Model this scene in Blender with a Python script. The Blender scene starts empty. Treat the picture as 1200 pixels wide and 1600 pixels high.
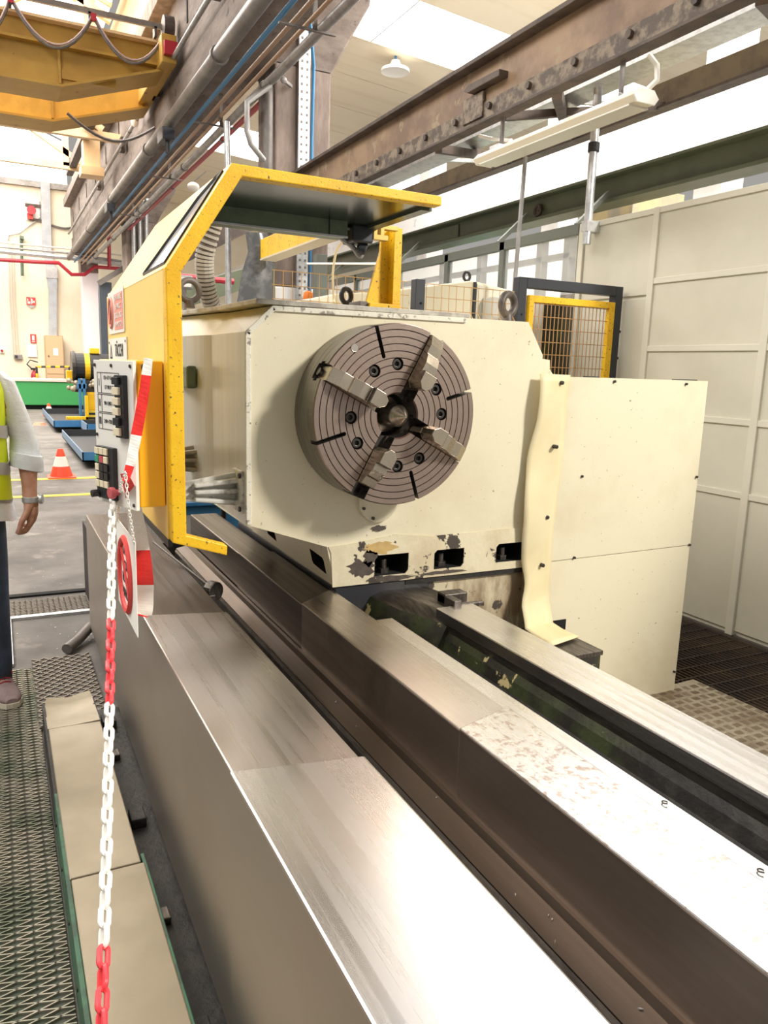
import bpy, bmesh, math, random
from mathutils import Vector, Matrix
random.seed(7)
S = bpy.context.scene
COL = S.collection
R = math.radians

# ---------------------------------------------------------------- camera
FPX = 1192.0
def _n(v): return Vector(v).normalized()
_yc = _n((-607, -243, FPX))
_xc = Vector((2400, -145, FPX)); _xc = (_xc - _yc * _xc.dot(_yc)).normalized()
_zc = _xc.cross(_yc)
EYE = Vector((0, 0, 1.43))
right = Vector((_xc[0], _yc[0], _zc[0])); down = Vector((_xc[1], _yc[1], _zc[1])); fwd = Vector((_xc[2], _yc[2], _zc[2]))
cd = bpy.data.cameras.new('camera'); cam = bpy.data.objects.new('camera', cd); COL.objects.link(cam)
cd.sensor_width = 36; cd.lens = 36 * FPX / 1600; cd.clip_start = .02; cd.clip_end = 200
mw = Matrix.Identity(4)
for i in range(3):
    mw[i][0] = right[i]; mw[i][1] = -down[i]; mw[i][2] = -fwd[i]; mw[i][3] = EYE[i]
cam.matrix_world = mw
S.camera = cam

# ---------------------------------------------------------------- light
S.view_settings.view_transform = 'Standard'; S.view_settings.look = 'None'
S.view_settings.gamma = 1; S.view_settings.use_curve_mapping = False
S.view_settings.exposure = 0.35
w = bpy.data.worlds.new('daylight'); S.world = w; w.use_nodes = True
bg = w.node_tree.nodes['Background']; bg.inputs[0].default_value = (1.0, .96, .90, 1); bg.inputs[1].default_value = .30
def area(name, loc, rot, sx, sy, power, col=(1, .96, .9)):
    l = bpy.data.lights.new(name, 'AREA'); l.shape = 'RECTANGLE'; l.size = sx; l.size_y = sy; l.energy = power; l.color = col
    o = bpy.data.objects.new(name, l); COL.objects.link(o); o.location = loc; o.rotation_euler = rot
    return o
# rooflights of the hall (daylight through the glazing): one over the aisle behind, one over the machine, one in the left bay
def aimed(name, loc, to, sx, sy, power, col=(1, .96, .9)):
    o = area(name, loc, (0, 0, 0), sx, sy, power, col); o.rotation_euler = (Vector(to) - Vector(loc)).to_track_quat('-Z', 'Y').to_euler(); return o
aimed('rooflight_rear', (4.9, -2.4, 4.9), (1.2, 2.3, 1.2), 1.0, .8, 430, (1, .95, .86))
area('rooflight_right_hall', (5.7, 7.0, 6.0), (0, 0, 0), 2.4, 9.0, 520)
area('rooflight_left', (-3.5, 3.0, 6.5), (0, R(-25), 0), 3.0, 8.0, 430)
area('rooflight_far', (-1.5, 17.0, 7.6), (0, 0, 0), 6, 12, 1500)

# ---------------------------------------------------------------- placing helpers (distance given, so each thing stands at its own depth)
def ray(x, y): return right * (x - 600) + down * (y - 800) + fwd * FPX
def onX(x, y, X): d = ray(x, y); return EYE + d * (X / d.x)
def onY(x, y, Y): d = ray(x, y); return EYE + d * (Y / d.y)
def onZ(x, y, Z): d = ray(x, y); return EYE + d * ((Z - EYE.z) / d.z)

# ---------------------------------------------------------------- materials
MATS = {}
def mat(name, col, rough=.55, metal=0.0, c2=None, scale=6.0, lo=.45, hi=.6, stretch=(1, 1, 1), detail=6, bump=0.0, bscale=None,
        c3=None, s3=3.0, lo3=.6, hi3=.64, emit=0.0, rvar=0.0, coat=0.0, alpha=1.0, trans=0.0, bstretch=None):
    if name in MATS: return MATS[name]
    m = bpy.data.materials.new(name); m.use_nodes = True; nt = m.node_tree; N = nt.nodes; L = nt.links
    b = N['Principled BSDF']
    b.inputs['Base Color'].default_value = (*col, 1); b.inputs['Roughness'].default_value = rough; b.inputs['Metallic'].default_value = metal
    if coat: b.inputs['Coat Weight'].default_value = coat
    if trans: b.inputs['Transmission Weight'].default_value = trans
    if alpha < 1: b.inputs['Alpha'].default_value = alpha
    if emit:
        b.inputs['Emission Color'].default_value = (*col, 1); b.inputs['Emission Strength'].default_value = emit
    tc = N.new('ShaderNodeTexCoord')
    def noise(sc, st, det=detail):
        mp = N.new('ShaderNodeMapping'); mp.inputs['Scale'].default_value = st
        L.new(tc.outputs['Object'], mp.inputs[0])
        n = N.new('ShaderNodeTexNoise'); n.inputs['Scale'].default_value = sc; n.inputs['Detail'].default_value = det
        n.inputs['Roughness'].default_value = .62
        L.new(mp.outputs[0], n.inputs['Vector']); return n
    def ramp(src, a, z):
        r = N.new('ShaderNodeMapRange'); r.inputs['From Min'].default_value = a; r.inputs['From Max'].default_value = z
        L.new(src, r.inputs['Value']); return r
    cur = None; n1 = None
    if c2:
        n1 = noise(scale, stretch); r = ramp(n1.outputs['Fac'], lo, hi)
        mx = N.new('ShaderNodeMix'); mx.data_type = 'RGBA'
        mx.inputs[6].default_value = (*col, 1); mx.inputs[7].default_value = (*c2, 1)
        L.new(r.outputs[0], mx.inputs[0]); cur = mx.outputs[2]
    if c3:
        n3 = noise(s3, (1, 1, 1), 9); r3 = ramp(n3.outputs['Fac'], lo3, hi3)
        mx = N.new('ShaderNodeMix'); mx.data_type = 'RGBA'
        if cur: L.new(cur, mx.inputs[6])
        else: mx.inputs[6].default_value = (*col, 1)
        mx.inputs[7].default_value = (*c3, 1); L.new(r3.outputs[0], mx.inputs[0]); cur = mx.outputs[2]
    if cur: L.new(cur, b.inputs['Base Color'])
    if rvar:
        nr = n1 or noise(scale, stretch)
        r = N.new('ShaderNodeMapRange'); r.inputs['From Min'].default_value = .3; r.inputs['From Max'].default_value = .7
        r.inputs['To Min'].default_value = max(.02, rough - rvar); r.inputs['To Max'].default_value = min(1, rough + rvar)
        L.new(nr.outputs['Fac'], r.inputs['Value']); L.new(r.outputs[0], b.inputs['Roughness'])
    if bump:
        nb = noise(bscale or scale * 3, bstretch or stretch)
        bp = N.new('ShaderNodeBump'); bp.inputs['Strength'].default_value = bump; bp.inputs['Distance'].default_value = .01
        L.new(nb.outputs['Fac'], bp.inputs['Height']); L.new(bp.outputs[0], b.inputs['Normal'])
    MATS[name] = m
    return m

CREAM = (.78, .74, .60)
cream = mat('cream_paint', (.77, .71, .53), .42, c2=(.66, .58, .40), scale=2.2, lo=.5, hi=.78, bump=.05, bscale=90, c3=(.30, .24, .16), s3=55, lo3=.665, hi3=.69)
cream_worn = mat('cream_worn_edge', (.78, .75, .64), .6, c2=(.30, .27, .22), scale=38, lo=.55, hi=.62, bump=.25)
cream_peel = mat('cream_peeling_paint', (.76, .69, .50), .5, c2=(.62, .53, .36), scale=5, lo=.45, hi=.65, c3=(.07, .056, .046), s3=7.5, lo3=.56, hi3=.575, bump=.3, bscale=22)
cream_stain = mat('cream_oil_stained_paint', (.62, .54, .38), .45, c2=(.24, .17, .10), scale=7, lo=.44, hi=.6, stretch=(1, 1, .35), c3=(.07, .055, .045), s3=11, lo3=.6, hi3=.63, bump=.4, bscale=30)
steel = mat('ground_steel', (.66, .645, .64), .27, 1.0, c2=(.60, .58, .565), scale=4, lo=.35, hi=.85, stretch=(14, .12, 10), bump=.006, bscale=14, bstretch=(60, .1, 30), rvar=.05, c3=(.52, .45, .40), s3=1.3, lo3=.5, hi3=.8)
steel_stain = mat('water_spotted_steel', (.66, .645, .64), .27, 1.0, c2=(.60, .58, .565), scale=4, lo=.35, hi=.85, stretch=(14, .12, 10), bump=.006, bscale=14, bstretch=(60, .1, 30), rvar=.05, c3=(.44, .36, .32), s3=62, lo3=.52, hi3=.60)
steel_brown = mat('dark_brown_steel', (.165, .132, .108), .34, 1.0, c2=(.12, .096, .08), scale=4, lo=.35, hi=.8, stretch=(12, .12, 8), bump=.006, bscale=14, bstretch=(60, .4, 30), rvar=.08)  # on the far covers, dark girder reflections are put into this brown
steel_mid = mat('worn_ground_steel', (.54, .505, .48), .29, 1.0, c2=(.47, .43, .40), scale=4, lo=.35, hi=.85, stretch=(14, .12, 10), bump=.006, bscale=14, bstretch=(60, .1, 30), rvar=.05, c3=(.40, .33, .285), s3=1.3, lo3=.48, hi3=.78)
rail_side = mat('dark_rail_cheek', (.42, .35, .30), .42, 1.0, c2=(.27, .22, .185), scale=3, lo=.35, hi=.75, stretch=(6, .25, 5), rvar=.06, c3=(.20, .16, .135), s3=2.2, lo3=.52, hi3=.75)  # dark reflection on the rail's side put into its colour
steel_side = mat('brushed_cover_side', (.52, .465, .41), .46, 1.0, c2=(.47, .42, .37), scale=3, lo=.3, hi=.8, stretch=(4, .5, 2), c3=(.42, .36, .30), s3=1.1, lo3=.45, hi3=.8)
steel_dark = mat('dark_oily_steel', (.17, .15, .135), .38, .8, c2=(.07, .06, .052), scale=9, lo=.4, hi=.65, stretch=(8, 1, 3), rvar=.1)
grime = mat('black_oil_grime', (.016, .0145, .013), .6, c2=(.034, .029, .024), scale=14, bump=.4)
black = mat('black_plastic', (.018, .018, .02), .45)
blackpaint = mat('black_blue_paint', (.028, .032, .042), .4)
voidm = mat('dark_void', (.006, .006, .006), .9)
chuck_m = mat('turned_cast_iron', (.40, .315, .27), .36, .85, c2=(.28, .21, .17), scale=9, lo=.42, hi=.7, bump=.06, bscale=60, rvar=.08)
chuck_rim = mat('dark_turned_rim', (.30, .28, .255), .36, .9, c2=(.22, .2, .18), scale=8, stretch=(1, 14, 1), rvar=.06)
jaw_m = mat('hard_ground_jaw', (.62, .545, .43), .28, 1.0, c2=(.54, .46, .36), scale=9, lo=.4, hi=.7, rvar=.06)
bolt_m = mat('black_oxide_bolt', (.075, .068, .062), .4, .8)
yellow = mat('yellow_guard_paint', (.88, .60, .13), .38, c2=(.84, .54, .10), scale=2.5, lo=.4, hi=.7, bump=.03, bscale=80)
yellow_chip = mat('yellow_chipped_paint', (.86, .52, .010), .45, c2=(.80, .44, .006), scale=6, c3=(.10, .07, .03), s3=95, lo3=.61, hi3=.64, bump=.15, bscale=150)
orange = mat('orange_box_paint', (1.0, .50, .008), .4, c2=(.97, .46, .006), scale=3)
green_dk = mat('dark_green_paint', (.065, .085, .06), .3, c2=(.05, .065, .045), scale=4)
green_mid = mat('machine_green_paint', (.12, .17, .11), .45, c2=(.09, .12, .08), scale=9)
green_peel = mat('green_flaking_paint', (.045, .058, .022), .5, c2=(.022, .02, .016), scale=9, lo=.42, hi=.58, c3=(.62, .52, .26), s3=10, lo3=.62, hi3=.64, bump=.4, bscale=40)
white = mat('white_enamel', (.86, .84, .78), .4)
whitewall = mat('white_plaster', (.88, .87, .85), .8, c2=(.80, .79, .77), scale=3, lo=.5, hi=.7)
panelw = mat('partition_cream_enamel', (.68, .65, .54), .45, c2=(.62, .59, .48), scale=2.0, lo=.45, hi=.75)
framew = mat('partition_frame_enamel', (.72, .69, .58), .5)
wallcream = mat('far_wall_plaster', (.86, .78, .62), .85, c2=(.80, .70, .53), scale=.8, lo=.45, hi=.65)
ceil_m = mat('ceiling_board', (.92, .82, .63), .8, c2=(.84, .73, .54), scale=1.2, lo=.5, hi=.7, stretch=(.3, 5, 1))
conc = mat('board_marked_concrete', (.22, .18, .155), .9, c2=(.13, .10, .085), scale=2.4, lo=.38, hi=.62, stretch=(1, .6, 2), c3=(.08, .065, .055), s3=5, lo3=.6, hi3=.66, bump=.6, bscale=9)
conc_lt = mat('column_concrete', (.28, .22, .19), .9, c2=(.18, .14, .12), scale=3, lo=.4, hi=.6, stretch=(2, 2, .5), bump=.4, bscale=14)
rust = mat('rust_brown_girder_paint', (.33, .215, .13), .55, c2=(.18, .11, .07), scale=3.2, lo=.4, hi=.62, stretch=(1, .7, .8), c3=(.33, .25, .15), s3=5, lo3=.58, hi3=.64, bump=.15)
rust_dk = mat('dark_rusted_flange', (.10, .07, .055), .6, c2=(.055, .04, .034), scale=8)
rust_plate = mat('scraped_fishplate', (.25, .195, .14), .6, c2=(.09, .065, .05), scale=14, lo=.42, hi=.56, bump=.3)
olive = mat('olive_brown_angle', (.20, .155, .09), .55, c2=(.13, .095, .06), scale=4)
green_beam = mat('green_beam_paint', (.125, .145, .09), .45, c2=(.105, .12, .075), scale=3)
green_frame = mat('green_grey_frame', (.15, .165, .14), .5)
galv = mat('galvanised', (.62, .63, .64), .38, .75, c2=(.5, .51, .52), scale=20)
pipe_grey = mat('grey_pipe', (.34, .33, .32), .45, .3, c2=(.26, .24, .23), scale=5)
pipe_dark = mat('dusty_dark_pipe', (.15, .13, .12), .5, .2, c2=(.2, .18, .165), scale=4)
copper = mat('brown_copper_pipe', (.38, .24, .15), .45, .4)
redp = mat('red_pipe_paint', (.40, .02, .035), .4)
redsign = mat('red_print', (.68, .06, .055), .5)
redfade = mat('faded_red_print', (.82, .30, .24), .5)
redplast = mat('red_plastic', (.88, .06, .075), .4)
whiteplast = mat('white_plastic', (.92, .90, .84), .4)
tape_w = mat('white_tape', (.92, .90, .84), .35, bump=.2, bscale=60)
tape_r = mat('red_tape', (.82, .035, .03), .3, bump=.2, bscale=60)
bluepaint = mat('blue_tray_paint', (.035, .16, .36), .45, c2=(.05, .2, .42), scale=4)
bluecab = mat('blue_cable', (.04, .20, .40), .5)
tray_beige = mat('beige_tray_lid', (.29, .245, .17), .42, .35, c2=(.24, .20, .135), scale=3, lo=.4, hi=.7, rvar=.08)
green_edge = mat('green_tray_paint', (.03, .12, .06), .5, c2=(.02, .06, .035), scale=14)
floor_m = mat('worn_concrete_floor', (.165, .148, .132), .7, c2=(.11, .098, .088), scale=1.6, lo=.4, hi=.65, c3=(.30, .27, .235), s3=2.3, lo3=.58, hi3=.7, bump=.1, bscale=20, rvar=.15)
mesh_m = mat('worn_expanded_metal', (.40, .36, .29), .5, .5, c2=(.17, .19, .13), scale=4)
mat_dark = mat('oily_floor_under_mesh', (.085, .078, .062), .7, c2=(.055, .07, .045), scale=3, c3=(.12, .07, .05), s3=2, lo3=.58, hi3=.7)
grate_m = mat('rusty_grating', (.065, .05, .042), .6, .3, c2=(.11, .075, .05), scale=3)
alu = mat('aluminium_tread_plate', (.72, .66, .58), .30, 1.0, c2=(.42, .34, .27), scale=5, lo=.45, hi=.62, rvar=.08)
tread = mat('tread_bar', (.46, .40, .34), .35, 1.0)
rubber = mat('cream_rubber_sheet', (.80, .71, .46), .5, c2=(.72, .60, .34), scale=3.5, lo=.42, hi=.7)
yline = mat('yellow_floor_paint', (.90, .62, .03), .6)
glass = mat('window_glass', (.93, .97, .97), .04, alpha=.22)
skyl = mat('skylight_daylight', (1.0, .99, .97), .5, emit=5.0)
skyl2 = mat('roof_glazing_daylight', (1.0, .99, .96), .5, emit=2.4)
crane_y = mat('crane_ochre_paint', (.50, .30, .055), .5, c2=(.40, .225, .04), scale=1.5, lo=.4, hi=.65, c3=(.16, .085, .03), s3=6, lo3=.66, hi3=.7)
truss_m = mat('truss_cream_paint', (.85, .62, .36), .6, c2=(.78, .54, .30), scale=3)
ink = mat('black_print', (.02, .02, .02), .6)

# ---------------------------------------------------------------- mesh building
class MB:
    def __init__(s): s.v = []; s.f = []; s.mi = []; s.cur = 0
    def add(s, vs, fs):
        k = len(s.v); s.v += [Vector(p) for p in vs]
        for f in fs: s.f.append([i + k for i in f]); s.mi.append(s.cur)
        return s
    def box(s, x0, x1, y0, y1, z0, z1):
        vs = [(x, y, z) for z in (z0, z1) for y in (y0, y1) for x in (x0, x1)]
        return s.add(vs, [(0, 2, 3, 1), (4, 5, 7, 6), (0, 1, 5, 4), (2, 6, 7, 3), (0, 4, 6, 2), (1, 3, 7, 5)])
    def obox(s, c, ax, ay, az, hx, hy, hz):
        c = Vector(c); vs = []
        for k in (-1, 1):
            for j in (-1, 1):
                for i in (-1, 1): vs.append(c + Vector(ax) * i * hx + Vector(ay) * j * hy + Vector(az) * k * hz)
        return s.add(vs, [(0, 2, 3, 1), (4, 5, 7, 6), (0, 1, 5, 4), (2, 6, 7, 3), (0, 4, 6, 2), (1, 3, 7, 5)])
    def bar(s, p0, p1, wx, wz, up=(0, 0, 1)):
        p0 = Vector(p0); p1 = Vector(p1); a = (p1 - p0); L = a.length; a.normalize()
        u = Vector(up)
        if abs(a.dot(u)) > .95: u = Vector((0, 1, 0))
        b = a.cross(u).normalized(); c = b.cross(a)
        return s.obox((p0 + p1) / 2, b, a, c, wx / 2, L / 2, wz / 2)
    def prism(s, poly, plane, a0, a1):
        def P(u, v, w_):
            return (u, w_, v) if plane == 'XZ' else (u, v, w_) if plane == 'XY' else (w_, u, v)
        n = len(poly); vs = [P(u, v, a0) for u, v in poly] + [P(u, v, a1) for u, v in poly]
        fs = [tuple(range(n - 1, -1, -1)), tuple(range(n, 2 * n))] + [(i, (i + 1) % n, n + (i + 1) % n, n + i) for i in range(n)]
        return s.add(vs, fs)
    def loft(s, sections, closed=True, caps=True):
        n = len(sections[0]); vs = [p for sec in sections for p in sec]; fs = []
        for k in range(len(sections) - 1):
            for i in range(n if closed else n - 1):
                j = (i + 1) % n; fs.append((k * n + i, k * n + j, (k + 1) * n + j, (k + 1) * n + i))
        if caps and closed:
            fs.append(tuple(range(n - 1, -1, -1))); m = (len(sections) - 1) * n; fs.append(tuple(range(m, m + n)))
        return s.add(vs, fs)
    def cyl(s, p0, p1, r, n=16, r2=None):
        p0 = Vector(p0); p1 = Vector(p1); a = (p1 - p0).normalized(); u = a.orthogonal().normalized(); v = a.cross(u)
        r2 = r if r2 is None else r2
        secs = [[p + (u * math.cos(2 * math.pi * i / n) + v * math.sin(2 * math.pi * i / n)) * q for i in range(n)] for p, q in ((p0, r), (p1, r2))]
        return s.loft(secs)
    def tube(s, pts, r, n=8, closed=False):
        pts = [Vector(p) for p in pts]; secs = []; u = None; m = len(pts)
        for i, p in enumerate(pts):
            if closed: t = pts[(i + 1) % m] - pts[i - 1]
            else: t = pts[min(i + 1, m - 1)] - pts[max(i - 1, 0)]
            t.normalize()
            u = (t.orthogonal() if u is None else u - t * u.dot(t)).normalized(); v = t.cross(u)
            secs.append([p + (u * math.cos(2 * math.pi * k / n) + v * math.sin(2 * math.pi * k / n)) * r for k in range(n)])
        if closed: secs.append(secs[0])
        return s.loft(secs, caps=not closed)
    def lathe(s, prof, c, axis, n=48, caps=True):
        c = Vector(c); a = Vector(axis).normalized(); u = a.orthogonal().normalized(); v = a.cross(u)
        secs = [[c + a * h + (u * math.cos(2 * math.pi * i / n) + v * math.sin(2 * math.pi * i / n)) * r for i in range(n)] for r, h in prof]
        return s.loft(secs, caps=caps)
    def torus(s, c, axis, Rr, r, n=28, m=10):
        c = Vector(c); a = Vector(axis).normalized(); u = a.orthogonal().normalized(); v = a.cross(u)
        return s.tube([c + (u * math.cos(2 * math.pi * i / n) + v * math.sin(2 * math.pi * i / n)) * Rr for i in range(n)], r, m, True)
    def ball(s, c, rx, ry=None, rz=None, n=14, m=9):
        ry = rx if ry is None else ry; rz = rx if rz is None else rz; c = Vector(c)
        secs = []
        for k in range(m + 1):
            t = math.pi * k / m; q = max(math.sin(t), .02)
            secs.append([c + Vector((rx * q * math.cos(2 * math.pi * i / n), ry * q * math.sin(2 * math.pi * i / n), -rz * math.cos(t))) for i in range(n)])
        return s.loft(secs)
    def build(s, name, mats, parent=None, bevel=0, smooth=False, origin=None, seg=2, kind=None):
        me = bpy.data.meshes.new(name)
        if parent is not None: o0 = WORLD[parent.name]
        elif origin is not None: o0 = Vector(origin)
        else:
            lo = [min(p[i] for p in s.v) for i in range(3)]; hi = [max(p[i] for p in s.v) for i in range(3)]
            o0 = Vector(((lo[0] + hi[0]) / 2, (lo[1] + hi[1]) / 2, lo[2]))
        me.from_pydata([p - o0 for p in s.v], [], s.f)
        for m in (mats if isinstance(mats, (list, tuple)) else [mats]): me.materials.append(m)
        if any(s.mi): me.polygons.foreach_set('material_index', s.mi)
        bm = bmesh.new(); bm.from_mesh(me); bmesh.ops.recalc_face_normals(bm, faces=bm.faces); bm.to_mesh(me); bm.free()
        o = bpy.data.objects.new(name, me); COL.objects.link(o)
        if parent is not None: o.parent = parent; WORLD[o.name] = o0.copy()
        else: o.location = o0; WORLD[o.name] = o0.copy()
        if smooth:
            me.polygons.foreach_set('use_smooth', [True] * len(me.polygons))
            try: me.set_sharp_from_angle(angle=R(38))
            except Exception: pass
        if bevel:
            b = o.modifiers.new('bevel', 'BEVEL'); b.width = bevel; b.segments = seg; b.limit_method = 'ANGLE'; b.angle_limit = R(40)
        if kind: o['kind'] = kind
        return o
WORLD = {}
def thing(name, label, cat, loc, group=None):
    o = bpy.data.objects.new(name, None); COL.objects.link(o); o.location = loc; WORLD[o.name] = Vector(loc)
    o.empty_display_size = .1
    return tag(o, label, cat, group)
def tag(o, label, cat, group=None):
    o['label'] = label; o['category'] = cat
    if group: o['group'] = group
    return o
def struct(o): o['kind'] = 'structure'; return o
def lab(o, t): o['label'] = t; return o
def cut(o, cutter):
    """subtract the MB cutter (world coordinates) from object o, keeping only the resulting mesh"""
    c = cutter.build('cutter', o.data.materials[0], None, origin=WORLD[o.name])
    md = o.modifiers.new('cut', 'BOOLEAN'); md.object = c; md.operation = 'DIFFERENCE'; md.solver = 'EXACT'
    bpy.context.view_layer.update()
    me = bpy.data.meshes.new_from_object(o.evaluated_get(bpy.context.evaluated_depsgraph_get()))
    o.modifiers.remove(md); o.data = me; cm = c.data; bpy.data.objects.remove(c); bpy.data.meshes.remove(cm)
def clone(src, parent, M4, name=None):
    """one more alike piece: shares the mesh of src, moved by the matrix M4"""
    c = src.copy(); COL.objects.link(c); c.parent = parent
    c.matrix_local = M4; WORLD[c.name] = Vector(M4.translation)
    return c
def text(s, size, c, u, v, m, parent, name='lettering', off=.0008, squash=1.0, align='CENTER'):
    cu = bpy.data.curves.new('t', 'FONT'); cu.body = s; cu.size = size; cu.align_x = align; cu.align_y = 'CENTER'; cu.extrude = .0004
    cu.resolution_u = 2
    t = bpy.data.objects.new('t', cu); COL.objects.link(t); bpy.context.view_layer.update()
    me = bpy.data.meshes.new_from_object(t.evaluated_get(bpy.context.evaluated_depsgraph_get()))
    bpy.data.objects.remove(t); bpy.data.curves.remove(cu)
    u = Vector(u).normalized(); v = Vector(v).normalized(); n = u.cross(v)
    o0 = WORLD[parent.name] if parent is not None else Vector(c)
    for p in me.vertices: p.co = Vector(c) + u * p.co.x * squash + v * p.co.y + n * (p.co.z + off) - o0
    me.materials.clear(); me.materials.append(m); me.name = name
    o = bpy.data.objects.new(name, me); COL.objects.link(o); o.parent = parent; WORLD[o.name] = o0.copy()
    return o

# ================================================================ THE SETTING
m = MB()
m.box(-9, 1.9, -2.5, 27, -.06, 0).box(1.9, 14, 3.6, 27, -.06, 0).box(3.68, 14, -2.5, 3.6, -.06, 0).box(1.9, 3.68, -2.5, 3.6, -.30, -.22)
floor = struct(m.build('floor', floor_m, None, origin=(0, 0, 0)))
# painted floor lines far down the left bay
gable = struct(MB().add([(-9, 27.25, 6.72), (2.3, 27.25, 6.72), (2.3, 27.25, 8.0), (-2, 27.25, 9.6), (-9, 27.25, 8.0)], [(0, 1, 2, 3, 4)]).build('window_9', skyl2, None))
for x in (-6, -4, -2, 0): MB().box(x - .04, x + .04, 27.15, 27.24, 6.72, 8.2).build('glazing_bar', truss_m, gable)
for k, (y, wd) in enumerate(((9.93, .13), (8.68, .12))):
    struct(MB().box(-6, 2.0, y - wd / 2, y + wd / 2, .0005, .004).build('trim_%d' % (k + 1), yline))
# joints and cover strips across the aisle floor
struct(MB().box(-1.2, .43, 4.93, 4.985, .0005, .012).build('trim_3', voidm))
struct(MB().box(-1.2, .43, 4.49, 4.53, .0005, .016).build('trim_4', galv))

# --- ceiling over the machine bay: boards with open joints, rooflights between them
def cz(x): return 7.03 - .08 * x
def slab(x0, x1, y0, y1, t=.05, dz=0):
    b = MB(); z0, z1 = cz(x0) + dz, cz(x1) + dz
    return b.add([(x0, y0, z0), (x1, y0, z1), (x1, y1, z1), (x0, y1, z0), (x0, y0, z0 + t), (x1, y0, z1 + t), (x1, y1, z1 + t), (x0, y1, z0 + t)],
                 [(0, 1, 2, 3), (4, 7, 6, 5), (0, 4, 5, 1), (1, 5, 6, 2), (2, 6, 7, 3), (3, 7, 4, 0)])
ceiling = struct(slab(2.6, 14, -1.0, 27, .08, .09).build('ceiling', ceil_m, None, origin=(0, 0, 0)))
sky_y = [(4.2, 7.5), (10.57, 12.15), (17.9, 20.1)]
edges = [-1.0, 0.6, 1.9, 3.0, 4.2, 7.5, 9.05, 10.57, 12.15, 13.6, 15.1, 16.5, 17.9, 20.1, 21.6, 23.1, 25, 27]
nw = 1
for a, b in zip(edges, edges[1:]):
    if (a, b) in sky_y:
        xs_ = 4.6 if b < 9 else 2.7
        if b < 9: slab(2.606, 4.59, a + .012, b - .012, .05).build('ceiling_panel', ceil_m, ceiling)
        wn = struct(slab(xs_, 13.9, a, b, .02, .03).build('window_%d' % nw, skyl, None, origin=(0, 0, 0)))
        fr = MB()
        for x in (xs_, 5.65, 8.6, 11.5): fr.obox((x, (a + b) / 2, cz(x) + .01), (1, 0, 0), (0, 1, 0), (0, 0, 1), .012, (b - a) / 2, .012)
        fr.build('glazing_bar', galv, wn); nw += 1
        continue
    for x0, x1 in ((2.6, 8.2), (8.2, 13.9)):
        slab(x0 + .006, x1 - .006, a + .012, b - .012, .05).build('ceiling_panel', ceil_m, ceiling)
# --- left bay roof: glazed slopes, purlins
roofm = MB()
def lz(x): return 9.2 + .25 * (x + 2) if x < -2 else 9.2 - .33 * (x + 2)
wn = struct(MB().add([(-7, 7, 8.0), (-2, 7, 9.6), (2.3, 7, 8.0), (2.3, 27, 8.0), (-2, 27, 9.6), (-7, 27, 8.0)], [(0, 1, 4, 5), (1, 2, 3, 4)]).build('window_%d' % nw, skyl2, None, origin=(0, 0, 0))); nw += 1
for y in (9.5, 13, 16.5, 20, 23.5):
    b = MB(); b.bar((-7, y, 7.95), (-2, y, 9.55), .05, .08).bar((-2, y, 9.55), (2.3, y, 7.95), .05, .08); b.build('glazing_bar', truss_m, wn)

# --- walls
wb = struct(MB().box(-9, 2.45, 27, 27.3, 0, 6.7).box(2.45, 14, 27, 27.3, 0, 7.2).build('wall_back', wallcream, None, origin=(0, 27, 0)))
lab(MB().box(-9, 2.42, 26.88, 27, 6.55, 6.72).build('ledge', pipe_grey, wb), 'grey ledge along the wall top')
struct(MB().box(7.0, 7.25, -1, 27, 0, 3.35).build('wall_right', whitewall, None, origin=(7, 0, 0)))
# white painted crane beam on the far side: two stepped faces
m = MB(); m.prism([(6.9, 3.88), (7.3, 3.88), (7.3, 4.46), (6.98, 4.46), (6.98, 4.20), (6.9, 4.17)], 'XZ', -1, 27)
struct(m.build('trim_5', mat('white_flaking_beam', (.86, .855, .86), .6, c2=(.62, .62, .64), scale=7, lo=.6, hi=.66, bump=.2), None))
for k, y in enumerate((4.2, 6.4, 9.2, 13.0)):
    struct(MB().box(7.3, 7.65, y, y + .38, 0, cz(7.5) + .02).build('trim_%d' % (6 + k), whitewall))
wl = struct(MB().box(2.5, 2.62, 2.0, 25, 6.03, 8.2).build('wall_left', truss_m, None, origin=(2.5, 2, 5.9)))

# --- partition of enamelled panels along the right side
px = 3.68
part = struct(MB().box(px + .02, px + .06, -1.0, 4.36, 0, 2.46).build('wall_partition', panelw, None, origin=(px, 0, 0)))
zr = [.01, .80, 1.205, 1.61, 2.02, 2.44]
yr = [-.75, .22, 1.10, 1.98, 2.83, 3.68]
for a, b in zip(yr, yr[1:]):
    for c, d in zip(zr, zr[1:]):
        MB().box(px + .004, px + .022, a + .022, b - .022, c + .016, d - .016).build('panel', panelw, part, bevel=.003)
for c, d in ((.01, 1.93), (1.93, 2.44)):
    MB().box(px + .004, px + .022, 3.71, 4.33, c + .012, d - .01).build('panel', panelw, part, bevel=.003)
for y in yr + [4.36]: MB().box(px - .012, px + .03, y - .024, y + .024, 0, 2.46).build('post', framew, part, bevel=.003)
for z in zr[1:]: MB().box(px - .008, px + .024, -.75, 4.36 if z > 2.2 else 3.68, z - .018, z + .018).build('rail', framew, part, bevel=.003)
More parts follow.
